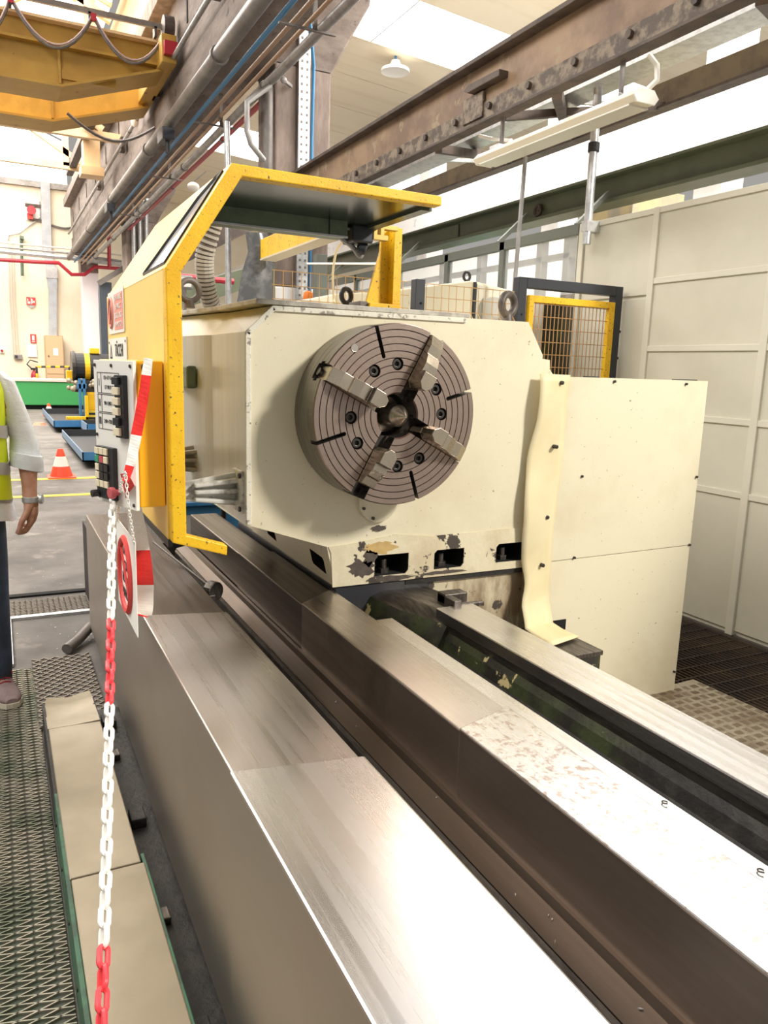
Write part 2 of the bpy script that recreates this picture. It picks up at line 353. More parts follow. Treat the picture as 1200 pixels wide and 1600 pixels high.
# --- glazed screen that carries on behind the partition
ys = [4.37, 5.32, 6.18, 7.14, 8.17, 9.08, 10.3, 12.0]
gw = struct(MB().box(px, px + .06, 5.3, 12, 0, 1.25).build('wall_screen', panelw, None, origin=(px, 5, 0)))
for k, (a, b) in enumerate(zip(ys, ys[1:])):
    fr = MB(); fr.box(px, px + .05, a - .025, a + .035, 1.25 if k else 0, 2.46).box(px, px + .05, a, b, 2.40, 2.47)
    if k: fr.box(px, px + .05, a, b, 1.25, 1.30)
    wn = struct(fr.build('window_%d' % nw, green_frame, None, origin=(px, a, 1.25))); nw += 1
    MB().box(px + .02, px + .028, a + .035, b - .025, 1.30 if k else 2.0, 2.40).build('pane', glass, wn)
    if k % 2 == 1 or k < 2: MB().bar((px + .03, a + .1, 2.47), (px + .3, a + .1, 2.72), .03, .03).build('strut', green_frame, wn)
# doorway in the first bay of the screen; dark panel stands for its unlit opening
dr = struct(MB().box(px + .3, px + .36, 4.42, 5.3, 0, 2.0).build('door_1', mat('dark_doorway', (.035, .045, .03), .5, c2=(.08, .07, .05), scale=3), None))
lab(MB().box(px + .05, px + .3, 4.9, 5.28, .02, 1.98).build('door_leaf', mat('pale_grey_door', (.60, .58, .52), .5), dr), 'pale grey open leaf')

# --- structural steel and concrete overhead
def concrete_girder():
    t = thing('crane_girder', 'stained board-marked concrete girder carrying the crane rail above the left aisle', 'girder', (2.2, 1, 4.5))
    m = MB(); m.prism([(2.2, 4.52), (2.74, 4.52), (2.74, 5.8), (2.2, 5.8), (2.2, 5.25), (2.235, 5.22), (2.235, 4.95), (2.2, 4.92)], 'XZ', 1.5, 25.4); m.build('web', conc, t, bevel=.015)
    lab(MB().box(2.02, 2.74, 1.5, 25.4, 5.8, 6.02).build('flange', conc_lt, t, bevel=.01), 'paler grey flange on top of the girder')
    for k in range(12):
        y = 4.2 + k * 1.85
        MB().box(2.19, 2.2, y, y + .05, 5.3, 5.62).build('slot', voidm, t)
    b = MB()
    for y in (5.5, 8.1, 11.5, 14.6, 18): b.box(2.12, 2.2, y, y + .22, 4.98, 5.2)
    b.build('embedded_plate', rust_dk, t)
    return t
concrete_girder()
def runpipe(name, label, X, Z, r, y0, y1, m, clips=0, cat='pipe'):
    t = thing(name, label, cat, (X, y0, Z))
    MB().cyl((X, y0, Z), (X, y1, Z), r, 14).build('run', m, t, smooth=True)
    for k in range(clips):
        y = y0 + (k + .5) * (y1 - y0) / clips
        b = MB(); b.cyl((X, y - .03, Z), (X, y + .03, Z), r * 1.25, 12); b.build('clip', pipe_dark, t)
    return t
runpipe('duct_pipe', 'fattest dusty grey pipe along the foot of the concrete girder', 2.10, 4.37, .075, 2.2, 25.4, pipe_dark, 6)
runpipe('conduit_pipe', 'thin pale conduit strapped along the face of the concrete girder', 2.12, 5.05, .028, 2, 25.3, pipe_grey, 7)
runpipe('blue_pipe', 'thin blue pipe under the concrete girder', 2.25, 4.26, .022, 2.5, 25.3, bluecab, 0)
runpipe('copper_pipe', 'upper of two thin brown pipes under the concrete girder', 2.36, 4.24, .02, 2.5, 25.3, copper, 0)
runpipe('copper_pipe', 'lower of two thin brown pipes under the concrete girder', 2.46, 4.22, .02, 2.5, 25.3, copper, 5)
runpipe('grey_pipe', 'smooth grey pipe beside the two thin brown pipes', 2.62, 4.24, .045, 2.5, 25.3, pipe_grey, 6)
runpipe('red_pipe', 'straight red sprinkler pipe running outermost under the concrete girder', 2.86, 4.36, .033, 9.1, 18.9, redp, 3)
t = thing('pipe_hangers', 'flat steel hanger brackets holding the pipes under the concrete girder', 'bracket', (2.5, 6, 4.1))
for y in (6.5, 9.5, 12.5, 16): MB().box(2.2, 2.7, y, y + .03, 4.16, 4.175).box(2.5, 2.53, y, y + .03, 4.17, 4.53).build('bracket', pipe_dark, t)
# junction boxes and lamp heads along the girder
for k, (y, lbl) in enumerate(((5.0, 'nearest cream bulkhead lamp on the girder conduit'), (7.3, 'second cream bulkhead lamp on the girder conduit'), (13.0, 'farthest cream bulkhead lamp on the girder conduit'))):
    t = thing('bulkhead_lamp', lbl, 'lamp', (2.1, y, 5.0), 'bulkhead lamps on the girder')
    MB().lathe([(.03, .18), (.06, .15), (.065, .05), (.05, -.02), (.02, -.05)], (2.1, y, 5.0), (0, 0, 1), 14).build('shade', whiteplast, t, smooth=True)
    MB().box(2.09, 2.2, y - .03, y + .03, 5.1, 5.16).build('arm', pipe_dark, t)
for k, (y, lbl) in enumerate(((10.2, 'black bracket box on the fat grey pipe, nearest one'), (15.5, 'black bracket box on the fat grey pipe, farthest one'))):
    t = thing('junction_box', lbl, 'box', (2.05, y, 4.2), 'boxes on the pipe')
    MB().box(1.97, 2.12, y, y + .35, 4.12, 4.26).build('body', blackpaint, t, bevel=.01); MB().cyl((2.05, y + .1, 4.12), (2.05, y + .1, 3.98), .03, 10).build('gland', black, t)

def column(name, label, x0, x1, y0, y1, corb, paint):
    t = thing(name, label, 'column', ((x0 + x1) / 2, y0, 0))
    m = MB(); m.box(x0, x1, y0, y1, 2.3, 4.6); m.build('shaft', conc_lt, t, bevel=.02)
    lab(MB().box(x0, x1, y0, y1, 0, 2.3).build('painted_base', paint, t, bevel=.02), 'white painted lower shaft')
    m = MB(); m.prism([(x0 - .05, 4.55), (x1, 4.55), (x1 + .10, 4.75), (x1 + .45, 5.35), (x1 + .5, 6.3), (x0 - .05, 6.3)], 'XZ', y0, y1); m.build('corbel', conc, t, bevel=.02)
    return t
col1 = column('concrete_column', 'brown concrete column with a white base behind the headstock', 2.80, 3.44, 8.4, 9.0, 1, whitewall)
column('concrete_column', 'far concrete column carrying vertical grey conduits beside the yellow guard', 2.81, 3.5, 19, 19.7, 1, mat('pinkish_white_paint', (.80, .72, .73), .7))
# fittings on the near column
t = thing('cable_ladder', 'white perforated cable tray running up the brown concrete column', 'cable tray', (3.06, 8.36, .2))
MB().box(3.04, 3.17, 8.33, 8.37, .2, 5.0).build('tray', galv, t, bevel=.004)
hb = MB()
for k in range(60):
    for x in (3.065, 3.125): hb.box(x, x + .022, 8.326, 8.331, .4 + k * .075, .425 + k * .075)
o = hb.build('slots', pipe_dark, t); o['kind'] = 'stuff'
tag(MB().tube([(3.21, 8.36, .3), (3.21, 8.36, 4.0), (3.22, 8.36, 4.6), (3.15, 8.3, 5.0)], .018).build('blue_cable', bluecab, None), 'blue cable beside the perforated tray on the column', 'cable')
tag(MB().tube([(2.72, 8.38, 4.3), (2.72, 8.38, 3.2), (2.72, 8.38, 1.6)], .05, 12).build('riser_pipe', pipe_dark, None, smooth=True), 'dark vertical riser pipe on the left edge of the brown column', 'pipe')
tag(MB().tube([Vector((2.62, 8.0, 4.2)), onY(386, 160, 8.0), onY(386, 205, 8.0), onY(392, 225, 8.0), onY(412, 250, 8.1)], .03, 10).build('bent_conduit', pipe_grey, None, smooth=True), 'grey bent conduit dropping to the column riser', 'conduit')
tag(MB().tube([onY(354, 190, 9), onY(356, 262, 9), Vector((onY(357, 480, 9).x, 9, 0))], .035, 10).build('drop_pipe', galv, None, smooth=True), 'pale vertical drop pipe between the girder and the yellow guard', 'pipe')
t = thing('column_bracket', 'short grey hook bracket sticking out of the brown column', 'bracket', onY(455, 133, 8.36))
p = onY(455, 135, 8.36); MB().bar(p, p + Vector((-.12, -.12, 0)), .03, .03).ball(p + Vector((-.13, -.13, 0)), .035).build('hook', pipe_grey, t)
for k, x in enumerate((208, 218, 228)):
    p = onY(x, 330, 18.9)
    tag(MB().tube([onY(x + 4, 312, 18.7), p, Vector((onY(x, 400, 18.9).x, 18.9, 0))], .05, 10).build('vertical_conduit', galv, None, smooth=True), ('leftmost', 'middle', 'rightmost')[k] + ' of three grey conduits on the far column', 'conduit', 'conduits on the far column')

def steel_beam():
    t = thing('crane_runway_beam', 'rust-brown riveted steel runway beam crossing the top right', 'beam', (3.0, .6, 3.05))
    MB().box(3.0, 3.03, .6, 9.5, 3.07, 3.43).build('web', rust, t)
    lab(MB().box(2.92, 3.13, .6, 9.5, 3.43, 3.46).build('top_flange', rust_dk, t, bevel=.004), 'dark flange with dusty edge')
    lab(MB().box(2.955, 3.045, .6, 9.5, 3.05, 3.07).build('bottom_flange', rust_dk, t, bevel=.004), 'dark bottom flange')
    MB().box(2.985, 3.0, .6, 9.5, 3.08, 3.19).build('fishplate', rust_plate, t, bevel=.003)
    for k in range(16):
        y = 1.6 + k * .42
        MB().cyl((2.985, y, 3.145), (2.962, y, 3.145), .022, 6).build('bolt', rust_dk, t)
    MB().box(2.972, 2.99, 4.62, 4.86, 3.10, 3.26).build('splice_plate', rust_plate, t, bevel=.003)
    lab(MB().prism([(4.38, 3.27), (4.75, 3.27), (4.8, 3.295), (4.75, 3.32), (4.38, 3.31)], 'YZ', 2.93, 3.0).build('lug', rust_dk, t, bevel=.004), 'dark lug on the web')
    return t
steel_beam()
t = thing('lattice_brace_beam', 'olive brown steel angle beam behind the rust-brown runway beam', 'beam', (4.5, .6, 3.3))
MB().prism([(4.5, 3.38), (4.53, 3.38), (4.53, 3.545), (4.60, 3.545), (4.60, 3.57), (4.5, 3.57)], 'XZ', .6, 12).build('angle', olive, t)
lab(MB().box(4.42, 4.53, .6, 12, 3.362, 3.38).build('lower_flange', rust_dk, t), 'dark lower flange')
for y0, y1 in ((5.4, 6.4), (4.0, 5.6), (2.6, 3.4), (7.2, 8.2)):
    MB().bar((3.1, y0, 3.09), (4.5, y1, 3.42), .06, .06).build('lattice_bar', rust_dk, t)
MB().bar((3.1, 4.55, 3.1), (4.5, 4.55, 3.4), .05, .05).build('lattice_bar', rust_dk, t)
t = thing('wire_cable_tray', 'long pale perforated cable tray under the far side of the runway beam', 'cable tray', (3.55, 1, 3.3))
MB().prism([(3.5, 3.27), (3.72, 3.27), (3.72, 3.33), (3.71, 3.33), (3.71, 3.28), (3.51, 3.28), (3.51, 3.33), (3.5, 3.33)], 'XZ', .8, 11).build('channel', galv, t)
for y in (2.9, 4.6, 6.4): MB().bar((3.6, y, 3.3), (4.5, y, 3.4), .03, .03).build('bracket', galv, t)
t = thing('green_crane_beam', 'dark green steel beam crossing above the glazed screen', 'beam', (4.0, .6, 2.6))
MB().box(4.06, 4.09, .6, 13, 2.68, 2.84).build('web', green_beam, t)
MB().box(3.98, 4.17, .6, 13, 2.84, 2.86).build('top_flange', green_beam, t, bevel=.003)
MB().box(3.98, 4.17, .6, 13, 2.655, 2.68).build('bottom_flange', green_beam, t, bevel=.003)
MB().box(4.045, 4.06, 6.6, 7.2, 2.695, 2.825).build('cover_plate', green_beam, t, bevel=.003)
lab(MB().cyl((4.06, 5.35, 2.77), (4.03, 5.35, 2.77), .03, 10).torus((4.03, 5.35, 2.745), (1, 0, 0), .04, .012, 14, 6).build('hook_eye', rust_dk, t), 'small dark hook eye')

# strip light hung from the runway beam
t = thing('strip_light', 'long cream strip light hanging under the rust-brown runway beam', 'light', (3.0, 3.9, 2.78))
y0, y1 = 3.16, 4.60
secs = []
for y in (y0, y0 + .01, y0 + .012, y1 - .012, y1 - .01, y1): secs.append([(3.0 + a, y, 2.82 + b) for a, b in ((-.085, 0), (-.06, -.03), (.06, -.03), (.085, 0), (.05, .035), (-.05, .035))])
MB().loft(secs).build('housing', mat('lamp_housing', (.80, .72, .58), .4), t, bevel=.004)
lab(MB().box(2.935, 3.065, y0 + .04, y1 - .04, 2.782, 2.79).build('diffuser', mat('lamp_diffuser', (.68, .66, .60), .35), t), 'grey unlit diffuser')
for y in (y0 - .012, y1): MB().prism([(2.915, 2.82), (2.94, 2.787), (3.06, 2.787), (3.085, 2.82), (3.05, 2.857), (2.95, 2.857)], 'XZ', y, y + .012).build('end_cap', white, t, bevel=.003)
for y in (3.36, 4.44):
    MB().cyl((3.02, y, 2.855), (3.02, y, 3.05), .014, 8).build('hanger_rod', pipe_dark, t); MB().box(2.96, 3.06, y - .05, y + .05, 2.853, 2.88).build('clamp', galv, t, bevel=.004)
tag(MB().tube([(3.05, 3.24, 2.86), (3.09, 3.18, 2.92), (3.1, 3.2, 3.0), (3.08, 3.24, 3.055)], .014).build('lamp_cable', whiteplast, None, smooth=True), 'white flexible cable feeding the near end of the strip light', 'cable')
tag(MB().tube([(3.03, 4.40, 2.862), (3.08, 4.42, 2.92), (3.12, 4.7, 3.0), (3.11, 4.85, 3.055)], .012).build('lamp_cable', whiteplast, None, smooth=True), 'white flexible cable at the far end of the strip light', 'cable')
# two poles
t = thing('thick_pole', 'thick galvanised pole with a black clamp standing by the partition', 'pole', (3.62, 4.30, 0))
MB().cyl((3.60, 4.22, 2.3), (3.60, 4.22, 3.3), .028, 14).build('pipe', galv, t, smooth=True)
p = onX(935, 228, 3.60); MB().cyl((3.60, 4.22, p.z - .03), (3.60, 4.22, p.z + .03), .038, 14).build('clamp', black, t, bevel=.004)
MB().box(3.57, 3.70, 4.19, 4.25, 2.38, 2.45).build('foot_bracket', galv, t)
m = MB(); m.tube([onY(821, 245, 4.3), onY(813, 340, 4.3), onY(804, 445, 4.3), Vector((onY(800, 560, 4.3).x, 4.3, 0))], .014, 8); tag(m.build('thin_pole', pipe_grey, None, smooth=True), 'thin grey pole dropping from the strip light behind the gate', 'pole')
# high bay lamp under the skylight
c = Vector((6.2, 12.35, cz(6.2) - .22))
t = thing('high_bay_lamp', 'round white high bay lamp hanging by the skylight', 'lamp', c)
MB().lathe([(.02, .16), (.07, .15), (.09, .08), (.23, .02), (.24, -.02), (.235, -.03), (.22, -.02), (.05, -.015)], c, (0, 0, 1), 28).build('shade', white, t, smooth=True)
MB().cyl(c + Vector((0, 0, .15)), c + Vector((0, 0, .25)), .02, 8).build('hook', bluecab, t)
t = thing('wall_spot', 'small white reflector lamp at the top of the far column', 'lamp', onY(305, 285, 18.6))
MB().ball(onY(302, 292, 18.6), .14, .14, .1).build('reflector', white, t, smooth=True); MB().bar(onY(302, 285, 18.6), onY(322, 268, 18.6), .02, .02).build('arm', pipe_dark, t)

# ================================================================ THE LATHE
bed = thing('lathe_bed', 'long steel lathe bed with ground slideways and telescopic way covers', 'lathe bed', (.9, 1.0, 0))
def cover(x0, x1, ya, yb, yc, yd, z0, z1, m, bv=.004):
    # ya,yb: near end at x0 / x1 ; yc,yd: far end at x0 / x1
    o = MB().prism([(x0, ya), (x1, yb), (x1, yd), (x0, yc)], 'XY', z0, z1).build('way_cover', [m, steel_side], bed, bevel=bv)
    if x0 < .5:
        for p in o.data.polygons: p.material_index = 1 if p.normal.x < -.9 else 0
    elif m != steel_brown:
        o.data.materials[1] = rail_side
        for p in o.data.polygons: p.material_index = 0 if p.normal.z > .9 else 1
    return o
lab(cover(.355, .618, -.7, -.7, 1.318, 1.271, .06, .669, steel, .005), 'nearest bright section of the wide left cover')
cover(.361, .612, 1.314, 1.268, 2.34, 2.28, .06, .661, steel_mid)
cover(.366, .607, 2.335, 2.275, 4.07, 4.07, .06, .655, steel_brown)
lab(MB().box(.40, .60, -.7, 4.0, 0, .06).build('plinth', grime, bed), 'black oily plinth')
lab(cover(.858, 1.022, -.7, -.7, 1.298, 1.348, .49, .669, steel_stain), 'water-stained section of the middle cover')
cover(.862, 1.018, 1.294, 1.344, 2.28, 2.40, .49, .662, steel_mid)
lab(cover(.864, 1.012, 2.275, 2.395, 3.05, 3.02, .49, .656, steel_brown), 'dark brown section under the headstock')
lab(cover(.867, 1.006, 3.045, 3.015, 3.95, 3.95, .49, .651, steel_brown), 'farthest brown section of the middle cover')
# steel cheeks below the middle cover, lower slideway and its lip
MB().prism([(.79, .468), (.862, .484), (.862, .50), (.85, .50), (.842, .486), (.79, .474)], 'XZ', -.7, 3.95).build('lower_slideway', steel_brown, bed)
MB().prism([(.70, .30), (.795, .30), (.862, .30), (.862, .484), (.79, .470), (.783, .46), (.783, .40)], 'XZ', -.7, 3.95).build('slideway_base', steel_dark, bed)
MB().prism([(.655, .40), (.70, .395), (.784, .425), (.784, .40), (.70, .37), (.655, .38)], 'XZ', 1.46, 3.9).build('chip_shelf', steel_dark, bed)
MB().box(.60, .80, -.7, 4.0, .10, .14).build('trough_floor', voidm, bed)
lab(MB().box(.655, .70, .62, .80, .40, .46).build('stop_block', galv, bed, bevel=.005), 'small grey stop block in the gap')
lab(MB().box(.665, .70, 1.405, 1.45, .42, .50).build('stop_block', galv, bed, bevel=.006), 'small bluish stop block in the gap')
lab(MB().box(.663, .70, .25, .62, .40, .455).build('stop_block', pipe_grey, bed, bevel=.004), 'grey strip in the gap')
MB().box(1.012, 1.082, -.7, 2.054, .45, .655).build('inner_slideway', steel, bed, bevel=.003)
MB().box(1.244, 1.385, -.7, 2.055, .632, .669).build('right_cover', steel, bed, bevel=.003)
lab(MB().prism([(1.262, .60), (1.385, .60), (1.385, .632), (1.25, .632)], 'XZ', -.7, 2.05).build('right_cover_lip', steel_dark, bed), 'dark lip under the right cover')
MB().prism([(1.245, .545), (1.39, .545), (1.39, .60), (1.262, .60), (1.25, .58)], 'XZ', 1.15, 2.06).build('right_casting', green_peel, bed)
MB().prism([(1.245, .545), (1.39, .545), (1.39, .60), (1.262, .60), (1.25, .58)], 'XZ', -.7, 1.15).build('right_casting', grime, bed)
lab(MB().prism([(1.17, .34), (1.39, .34), (1.39, .545), (1.245, .545), (1.205, .50)], 'XZ', -.7, 2.06).build('casting_foot', grime, bed), 'black oily foot of the casting')
fk = MB(); rr = random.Random(8)
for px_, py_ in ((628, 985), (640, 996), (652, 1003), (690, 1012), (660, 1030), (672, 1040), (684, 1050), (868, 1104), (876, 1110), (846, 1100)):
    q = onZ(px_, py_, .50); k_ = [rr.uniform(.008, .022) for _ in range(7)]
    fk.prism([(q.x + k_[i] * .7 * math.cos(i * .9), q.y + k_[i] * 1.6 * math.sin(i * .9)) for i in range(7)], 'XY', .492, .506)
o = fk.build('paint_flake', mat('loose_yellow_paint', (.66, .54, .26), .6), bed); o['kind'] = 'stuff'
lab(MB().prism([(1.08, .40), (1.235, .40), (1.235, .47), (1.19, .455), (1.13, .43), (1.08, .435)], 'XZ', -.7, 2.35).build('gutter', grime, bed), 'black oily gutter')
lab(MB().prism([(1.082, .43), (1.12, .43), (1.115, .445), (1.082, .45)], 'XZ', -.7, 2.05).build('gutter_edge', steel_dark, bed), 'dark swarf edge')
# end of the right slideway running into the headstock foot
sec = []
for y, xl, zt in ((2.0, 1.235, .655), (2.06, 1.215, .66), (2.2, 1.165, .655), (2.375, 1.14, .64)):
    sec.append([(xl - .02, y, .40), (xl - .01, y, .56), (xl + .02, y, .625), (xl + .06, y, zt - .002), (xl + .09, y, zt), (1.385, y, zt), (1.385, y, .40)])
o = MB().loft(sec).build('slideway_end', [green_peel, steel_dark], bed, smooth=True)
for p in o.data.polygons:
    if p.center.z > .60: p.material_index = 1
lab(MB().box(1.31, 1.40, 2.11, 2.16, .655, .69).box(1.31, 1.34, 2.05, 2.16, .655, .685).box(1.31, 1.43, 2.05, 2.07, .655, .672).build('wiper_bracket', steel_dark, bed, bevel=.003), 'small dark wiper bracket')
# chips lying in the trough and on the ledge
ch = MB(); rr = random.Random(3)
for k in range(70):
    y = rr.uniform(.5, 2.6); x = rr.choice((rr.uniform(.795, .85), rr.uniform(.67, .78), rr.uniform(1.09, 1.2)))
    z = .482 if x > .79 and x < .86 else (.413 if x < .79 else .452); s = rr.uniform(.001, .0026)
    ch.obox((x, y, z + s), Vector((1, rr.uniform(-1, 1), 0)).normalized(), Vector((0, 0, 1)), Vector((rr.uniform(-1, 1), 1, 0)).normalized(), s, s * .5, s)
o = ch.build('swarf', galv, bed); o['kind'] = 'stuff'
def curl(x, y, z, r):
    return tag(MB().tube([(x + r * math.cos(a), y + r * math.sin(a), z + .0015 + a * .0006) for a in [k * .5 for k in range(10)]], .0014, 5).build('swarf_curl', bolt_m, None), '', 'swarf')
p = onZ(1053, 1252, .655); curl(1.065, p.y, .6555, .006)['label'] = 'tiny dark steel curl on the inner slideway'
p = onZ(1193, 1362, .655); curl(1.055, p.y, .6555, .006)['label'] = 'tiny dark steel curl near the right edge of the photo'

# ---------------------------------------------------------------- headstock
hs = thing('headstock', 'big cream lathe headstock with worn peeling paint at its foot', 'headstock', (1.27, 2.9, .58))
def hsec(y, xa, xb, xc, za):
    return [(xa, y, za), (xb, y, 1.531), (xc, y, 1.614), (1.777, y, 1.619), (1.853, y, 1.501), (1.853, y, .675), (1.02, y, .675), (.985, y, .822)]
body = MB().loft([hsec(2.37, .700, .697, .784, .918), hsec(2.80, .705, .70, .770, .918), hsec(2.86, .69, .685, .755, .93), hsec(3.35, .62, .615, .68, .96)]).build('body', cream, hs)
cu = MB()
for x0, x1, z0, z1 in ((1.168, 1.306, .700, .777), (1.414, 1.544, .704, .777), (1.691, 1.83, .706, .78)):
    cu.prism([(x0, z0), (x1 - .012, z0), (x1, z0 + .014), (x1, z1), (x0 + .012, z1), (x0, z1 - .012)], 'XZ', 2.30, 2.50)
for y0, y1 in ((2.435, 2.565), (2.985, 3.10)):
    cu.prism([(y0, .705), (y1 - .01, .715), (y1, .725), (y1, .772), (y0 + .01, .766), (y0, .756)], 'YZ', .9, 1.12)
cut(body, cu)
# paint by zone: the peeling foot of the casting
body.data.materials.clear()
flank = mat('pale_grey_flank', (.64, .645, .63), .3, c2=(.52, .53, .53), scale=3, stretch=(1, 6, .3), lo=.4, hi=.7)
for m_ in (cream, cream_peel, voidm, flank): body.data.materials.append(m_)
for p in body.data.polygons:
    c = p.center + WORLD[body.name]
    p.material_index = 3 if (p.normal.x < -.9 and c.z > .9 and c.x < .75) else 0
    if (2.371 < c.y < 2.49 and 1.1 < c.x < 1.85 and .699 < c.z < .79 and p.normal.y > -.99) or (p.normal.y < -.9 and c.y > 2.4): p.material_index = 2
    if c.x < 1.13 and .70 < c.z < .78 and c.y > 2.40 and c.x > 1.02 - .035 * (c.z - .675) / .147 + .003: p.material_index = 2
lab(MB().prism([(1.008, .676), (1.85, .676), (1.85, .70), (1.83, .84), (1.40, .832), (1.25, .85), (1.10, .83), (.99, .822), (1.0, .80)], 'XZ', 2.366, 2.372).build('front_apron', cream_peel, hs), 'peeling cream apron with dark bare patches')
cut(hs_ap := [c for c in hs.children if c.name.startswith('front_apron')][0], MB().prism([(1.168, .700), (1.294, .700), (1.306, .714), (1.306, .777), (1.18, .777), (1.168, .765)], 'XZ', 2.3, 2.4).prism([(1.414, .704), (1.532, .704), (1.544, .718), (1.544, .777), (1.426, .777), (1.414, .765)], 'XZ', 2.3, 2.4).prism([(1.691, .706), (1.83, .706), (1.83, .78), (1.703, .78), (1.691, .768)], 'XZ', 2.3, 2.4))
def patch(cx, cz_, rx, rz, m_, seed, name, lb):
    rr = random.Random(seed); n_ = 26
    poly = [(cx + rx * (1 + rr.uniform(-.34, .22)) * math.cos(2 * math.pi * i / n_), cz_ + rz * (1 + rr.uniform(-.34, .22)) * math.sin(2 * math.pi * i / n_)) for i in range(n_)]
    return lab(MB().prism(poly, 'XZ', 2.3645, 2.369).build(name, m_, hs), lb)
bare = mat('bare_dark_casting', (.075, .06, .05), .6, c2=(.11, .085, .07), scale=30)
patch(1.115, .735, .055, .032, bare, 1, 'bare_patch', 'dark bare patch left of the first window')
patch(1.15, .772, .028, .03, bare, 5, 'bare_patch', 'dark bare streak beside the first window')
patch(1.24, .688, .085, .010, bare, 2, 'bare_patch', 'dark bare strip under the first window')
patch(1.46, .690, .10, .007, bare, 3, 'bare_patch', 'dark bare strip under the second window')
patch(1.185, .876, .03, .010, bare, 4, 'bare_patch', 'small dark chip below the chuck')
patch(1.19, .805, .065, .022, mat('ochre_filler', (.62, .43, .17), .6, c2=(.52, .36, .14), scale=12), 6, 'filler_patch', 'ochre filler patch above the first window')
for x0, x1, z0 in ((1.168, 1.306, .70), (1.414, 1.544, .704), (1.691, 1.83, .706)):
    x = (x0 + x1) / 2 - .012
    o = MB().cyl((x, 2.41, z0 - .002), (x, 2.41, z0 + .018), .022, 6).cyl((x, 2.41, z0 + .018), (x, 2.41, z0 + .05), .012, 12).build('clamp_bolt', steel_dark, hs, bevel=.001)
lab(MB().box(1.022, 1.853, 3.33, 4.6, .672, .95).build('rear_base', cream, hs, bevel=.01), 'long cream rear foot')
# worn rim of the front plate
def strip(a, b, wd, y0, y1, name, m):
    a = Vector(a); b = Vector(b); d = (b - a).normalized(); n_ = Vector((d.y, -d.x))
    return MB().prism([tuple(a), tuple(b), tuple(b + n_ * wd), tuple(a + n_ * wd)], 'XZ', y0, y1)
rim = MB()
for a, b in (((.699, .918), (.6965, 1.531)), ((.6965, 1.531), (.784, 1.6145)), ((.784, 1.6145), (1.50, 1.618))):
    sm = strip(a, b, .017, 2.362, 2.372, '', None); rim.add(sm.v, sm.f)
lab(rim.build('front_rim', cream_worn, hs, bevel=.002), 'chipped worn rim of the front plate')
lab(MB().prism([(.735, 2.372), (.72, 2.82), (.655, 3.34), (1.52, 3.34), (1.52, 2.372)], 'XY', 1.618, 1.634).build('top_plate', mat('worn_grey_top', (.52, .49, .42), .5, c2=(.33, .30, .26), scale=16, lo=.45, hi=.6), hs, bevel=.002), 'worn greyish top plate')
p = onY(590, 783, 2.362)
MB().cyl((p.x, 2.372, p.z), (p.x, 2.352, p.z), .075, 32).build('bearing_cap', cream, hs, bevel=.003)
for a in (150, 200, 250):
    MB().cyl((p.x + .062 * math.cos(R(a)), 2.352, p.z + .062 * math.sin(R(a))), (p.x + .062 * math.cos(R(a)), 2.347, p.z + .062 * math.sin(R(a))), .006, 8).build('cap_screw', bolt_m, hs)
lab(MB().box(.635, .672, 2.92, 3.08, 1.335, 1.42).build('side_box', green_mid, hs, bevel=.008), 'small green switch box on the flank')
# foot slab
lab(MB().box(1.022, 1.40, 2.375, 3.6, .42, .676).build('foot_slab', mat('dark_foot_slab', (.035, .036, .042), .4, c2=(.06, .055, .05), scale=9, lo=.5, hi=.7), hs, bevel=.006), 'dark blue-black foot slab')
lab(MB().box(1.40, 1.84, 2.384, 3.6, .22, .678).build('foot_casting', cream_stain, hs, bevel=.006), 'oil-stained cream foot')
lab(MB().prism([(1.30, .655), (1.84, .655), (1.84, .676), (1.30, .672)], 'XZ', 2.372, 2.39).build('foot_ledge', grime, hs), 'grimy ledge under the feet')
lab(MB().prism([(1.853, 1.425), (1.965, 1.425), (1.93, 1.433), (1.915, 1.45), (1.912, 1.485), (1.853, 1.49)], 'XZ', 2.40, 2.415).build('corner_gusset', cream, hs), 'curved cream gusset')
# hinge arms for the guard
for z, y0, s in ((1.02, 2.48, 1), (1.06, 3.0, .8)):
    t_ = MB()
    t_.box(.69, .712, y0 - .09, y0 + .02, z - .07, z + .07)
    t_.prism([(.70, z - .055), (.70, z + .06), (.55, z + .035), (.40, z + .02), (.40, z - .02), (.55, z - .035)], 'XZ', y0 - .02, y0 + .0)
    for dz in (-.04, 0, .035): t_.prism([(.70, z + dz - .008), (.70, z + dz + .008), (.55, z + dz * .6 + .006), (.55, z + dz * .6 - .006)], 'XZ', y0 - .05, y0 + .02)
    lab(t_.build('hinge_arm', mat('scuffed_white_casting', (.66, .645, .60), .5, c2=(.36, .34, .31), scale=20, lo=.5, hi=.62) if s == 1 else mat('dusty_grey_casting', (.36, .33, .28), .6), hs, bevel=.004), 'ribbed hinge arm, scuffed white' if s == 1 else 'ribbed hinge arm, dusty grey')
for dz in (-.055, .055): MB().cyl((.69, 2.40, 1.02 + dz), (.683, 2.40, 1.02 + dz), .009, 8).build('hinge_bolt', bolt_m, hs)
